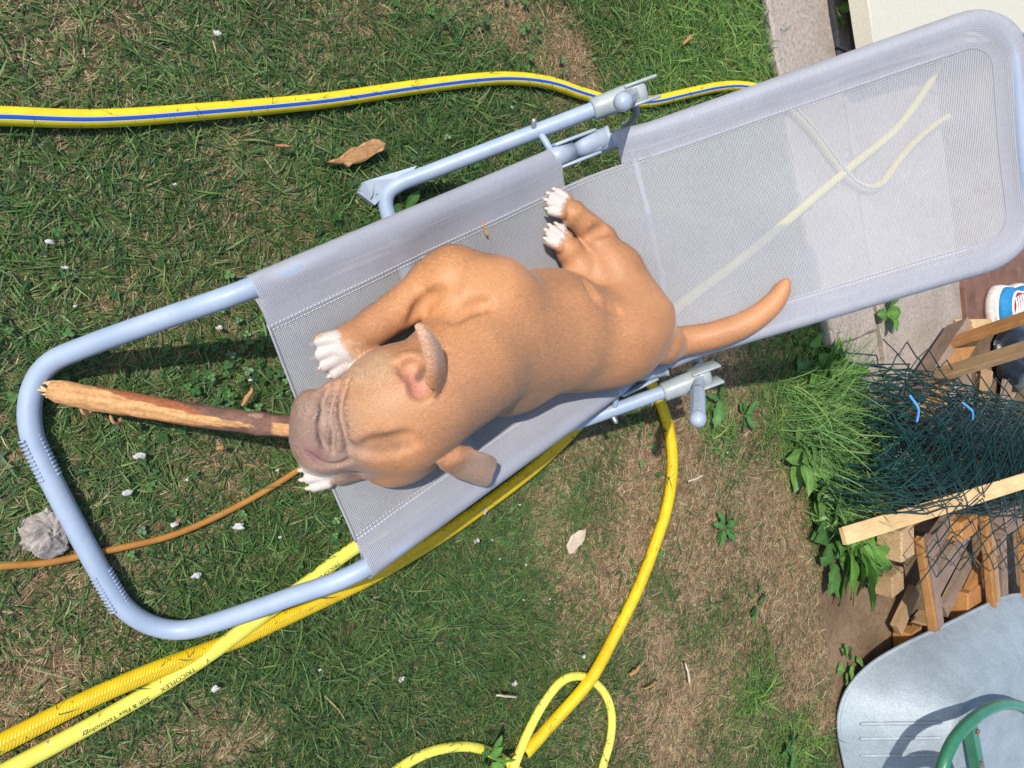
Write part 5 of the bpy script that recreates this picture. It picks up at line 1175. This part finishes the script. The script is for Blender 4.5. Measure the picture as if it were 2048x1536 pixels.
def lawn():
    r = np.random.default_rng(77)
    def pts(n, x0, x1, y0, y1): return r.uniform(x0, x1, n), r.uniform(y0, y1, n)
    XS, YS, SCL = [], [], []
    for dens, x0, x1, y0, y1, sc in ((46000, -.02, .75, -1.0, .85, 1.0), (38000, .75, 1.45, -1.25, 1.05, 1.0), (27000, 1.45, 2.15, -1.75, 1.3, 1.12), (22000, 2.15, 2.85, -2.1, 1.35, 1.25),
                                     (6000, -.9, -.02, -1.6, 1.4, 1.5), (6000, -.02, 1.45, .9, 2.2, 1.5), (6000, -.02, 1.45, -2.2, -1.15, 1.5), (5000, 1.45, 2.85, 1.3, 2.6, 1.6), (5000, 1.45, 2.85, -3.0, -1.9, 1.6)):
        n = int(dens * (x1 - x0) * (y1 - y0)); a, b = pts(n, x0, x1, y0, y1); XS.append(a); YS.append(b); SCL.append(np.full(n, sc))
    x, y, sc = np.concatenate(XS), np.concatenate(YS), np.concatenate(SCL)
    # pull part of the blades into tufts
    tn = len(x) // 14; tx, ty = x[r.integers(0, len(x), tn)], y[r.integers(0, len(x), tn)]; pick = r.random(len(x)) < .45; ti = r.integers(0, tn, len(x)); rad = r.normal(0, .009, (len(x), 2))
    near = None
    ok = x < edge(y); x, y, sc, pick, ti, rad = x[ok], y[ok], sc[ok], pick[ok], ti[ok], rad[ok]
    # tuft pull: snap to a coarse jittered lattice so that only close blades gather
    cs = .045; ix, iy = np.floor(x / cs), np.floor(y / cs); h = np.sin(ix * 127.1 + iy * 311.7) * 43758.5453; h1 = h - np.floor(h); h = np.sin(ix * 269.5 + iy * 183.3) * 43758.5453; h2 = h - np.floor(h)
    cx, cy = (ix + .15 + .7 * h1) * cs, (iy + .15 + .7 * h2) * cs; x = np.where(pick, cx + rad[:, 0], x); y = np.where(pick, cy + rad[:, 1], y)
    d = dryness(x, y); lu = lushness(x, y); n = len(x)
    drop = r.random(n) < .05 * d * (1 - pick * .3); x, y, sc, pick, d, lu, cx, cy, h1 = (v[~drop] for v in (x, y, sc, pick, d, lu, cx, cy, h1)); n = len(x)
    isdry = r.random(n) < np.clip(.15 + 1.15 * d, .10, .97)
    flow = fbm(x, y, .3, 55) * 4 * pi + h1 * 1.2; yaw = np.where(pick, np.arctan2(y - cy, x - cx) * .5 + flow * .5, flow) + r.normal(0, .95, n)
    L = np.where(isdry, r.uniform(.014, .040, n), r.uniform(.022, .058, n)) * sc * (1 + .55 * lu) ; w = np.where(isdry, r.uniform(.0009, .0018, n), r.uniform(.0014, .0028, n)) * sc
    big = (r.random(n) < .06) & ~isdry; w[big] *= 1.35; L[big] *= 1.3
    lift = np.where(isdry, r.uniform(.02, .5, n), r.uniform(.15, .85, n) + .15 * lu); droop = np.where(isdry, r.uniform(.1, .6, n), r.uniform(.25, .75, n))
    gi = r.integers(0, len(GREENS), n); c = GREENS[gi] * r.uniform(.75, 1.3, (n, 1)); tone = fbm(x, y, .22, 15)[:, None]; c = c * (.75 + .5 * tone); c = c * (1 + np.outer(lu * np.clip((x - 1.2) / .6, 0, 1) * .9, [1.2, 1.1, .7]))
    st = STRAWS[r.integers(0, len(STRAWS), n)] * r.uniform(.7, 1.2, (n, 1)); c = np.where(isdry[:, None], st, c)
    yel = (~isdry) & (r.random(n) < .10); c[yel] = c[yel] * .5 + np.array([.20, .19, .06]) * .5
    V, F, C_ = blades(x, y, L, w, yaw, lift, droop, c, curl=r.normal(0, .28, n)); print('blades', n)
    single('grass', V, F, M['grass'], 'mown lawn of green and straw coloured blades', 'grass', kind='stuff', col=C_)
    # thatch: flat dead strands on the soil
    n = 60000; x, y = r.uniform(-.1, 2.85, n), r.uniform(-2.1, 1.4, n); ok = (x < edge(y) + .02); x, y = x[ok], y[ok]; n = len(x)
    c = STRAWS[r.integers(0, len(STRAWS), n)] * r.uniform(.35, .85, (n, 1)); V, F, C_ = blades(x, y, r.uniform(.02, .05, n), r.uniform(.001, .0022, n), r.uniform(0, 2 * pi, n), r.uniform(.0, .12, n), r.uniform(0, .15, n), c, z0=.002, curl=r.normal(0, .5, n))
    single('dead_grass', V, F, M['grass'], 'brown thatch of dead grass under the lawn', 'dead grass', kind='stuff', col=C_)
    # long grass at the end of the wire roll, leaning over it
    n = 1500; k = r.integers(0, 5, n); cpx = np.array([(1600, 830), (1625, 880), (1640, 930), (1650, 985), (1615, 790)]); cp = np.array([P(a, b) for a, b in cpx]); x = cp[k, 0] + r.normal(0, .06, n); y = cp[k, 1] + r.normal(0, .055, n)
    c = np.array([(.075, .17, .03), (.12, .25, .05), (.065, .16, .04), (.19, .29, .08)])[r.integers(0, 4, n)] * r.uniform(.75, 1.25, (n, 1))
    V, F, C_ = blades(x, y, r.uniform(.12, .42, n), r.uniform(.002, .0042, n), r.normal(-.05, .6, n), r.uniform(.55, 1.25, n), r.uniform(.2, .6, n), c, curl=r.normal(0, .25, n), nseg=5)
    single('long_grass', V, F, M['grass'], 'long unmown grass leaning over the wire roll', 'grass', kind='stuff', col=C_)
    # few seed stems and long stray blades over the lawn
    n = 420; x, y = r.uniform(0, 2.5, n), r.uniform(-1.6, 1.2, n); ok = x < edge(y) - .05; x, y = x[ok], y[ok]; n = len(x)
    c = np.array([(.16, .24, .06), (.10, .20, .045), (.40, .33, .18)])[r.integers(0, 3, n)]; V, F, C_ = blades(x, y, r.uniform(.06, .13, n), r.uniform(.0018, .003, n), r.uniform(0, 2 * pi, n), r.uniform(.3, .8, n), r.uniform(.3, .7, n), c, curl=r.normal(0, .3, n), nseg=5)
    VV, FF, CC = [V], [F], [C_]; nv = len(V)
    for hp_, hr, cnt in ((h1p, .0152, 230), (h2p, .0165, 230), (h3p, .0148, 150), (h4p, .0118, 110)):      # blades bending over the hoses
        k = r.integers(2, len(hp_) - 2, cnt); p = hp_[k]; tg = hp_[k + 1] - hp_[k - 1]; tg /= np.linalg.norm(tg, axis=1)[:, None]; sgn = np.where(r.random(cnt) < .5, 1, -1); sd_ = np.stack([-tg[:, 1], tg[:, 0]], 1) * sgn[:, None]
        ok = (p[:, 0] < 2.2) & (p[:, 2] < .03); p, sd_ = p[ok], sd_[ok]; m_ = len(p); q = p[:, :2] + sd_ * (hr + r.uniform(.0, .006, m_))[:, None]; yw = np.arctan2(-sd_[:, 1], -sd_[:, 0]) + r.normal(0, .7, m_)
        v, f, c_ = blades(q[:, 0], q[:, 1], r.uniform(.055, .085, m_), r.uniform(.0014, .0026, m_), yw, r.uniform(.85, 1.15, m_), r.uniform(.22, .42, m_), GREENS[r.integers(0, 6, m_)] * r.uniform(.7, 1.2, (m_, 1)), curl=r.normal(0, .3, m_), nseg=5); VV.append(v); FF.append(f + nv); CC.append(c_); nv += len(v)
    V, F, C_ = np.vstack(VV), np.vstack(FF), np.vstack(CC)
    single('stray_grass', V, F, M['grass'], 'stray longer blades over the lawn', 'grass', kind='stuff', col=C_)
    # clover leaves in patches
    cl = [(480, 700, .07, 130), (450, 760, .06, 90), (960, 60, .12, 120), (900, 330, .08, 80), (560, 780, .06, 70), (1320, 960, .06, 60), (1430, 870, .05, 60), (1080, 120, .06, 40), (640, 1120, .08, 50), (90, 600, .08, 60), (1270, 1120, .06, 50), (700, 420, .08, 60), (330, 1000, .08, 50), (980, 1100, .1, 50), (1580, 690, .08, 70), (1300, 850, .05, 50)]
    V = []; F = []; C_ = []; nv = 0; ang = np.linspace(0, 2 * pi, 8, endpoint=False)
    for px, py, sp, cnt in cl:
        p = P(px, py)
        for _ in range(int(cnt * .35)):
            q = p[:2] + r.normal(0, sp * .9, 2); z = r.uniform(.008, .026); a0 = r.uniform(0, 2 * pi); R_ = r.uniform(.0028, .0052); cc = np.array([(.05, .13, .03), (.075, .17, .045), (.04, .10, .03)])[r.integers(3)] * r.uniform(.8, 1.25)
            tl = r.normal(0, .3, 2)
            for l in range(3):
                a = a0 + l * 2 * pi / 3; o_ = np.array([cos(a), sin(a)]) * R_ * 1.05; ring = np.stack([o_[0] + R_ * np.cos(ang), o_[1] + R_ * np.sin(ang)], 1); v = np.c_[q + ring, z + ring @ tl]; V.append(np.vstack([np.r_[q + o_, z + o_ @ tl - .0012][None], v])); F += [(nv, nv + 1 + k, nv + 1 + (k + 1) % 8) for k in range(8)]; C_.append(np.vstack([cc * 1.5, np.tile(cc, (8, 1))])); nv += 9
    single('clover', np.vstack(V), np.array(F), M['leaf'], 'clover leaves scattered in patches through the lawn', 'clover', kind='stuff', col=np.vstack(C_))
    # loose grit on the bare soil
    vf = []
    for _ in range(260):
        p = P(r.uniform(1690, 1800), r.uniform(1170, 1360)); s_ = r.uniform(.002, .006); v = p + np.array([(1, 0, 0), (-.4, .8, 0), (-.5, -.7, 0), (0, 0, 1)]) * s_ * r.uniform(.6, 1.3, (4, 1)); vf.append((v, [(0, 1, 3), (1, 2, 3), (2, 0, 3)]))
    V, F = join(*vf); single('soil_grit', V, F, M['soil'], 'crumbs of dry soil on the bare strip', 'soil', kind='stuff', smooth=False)
lawn()
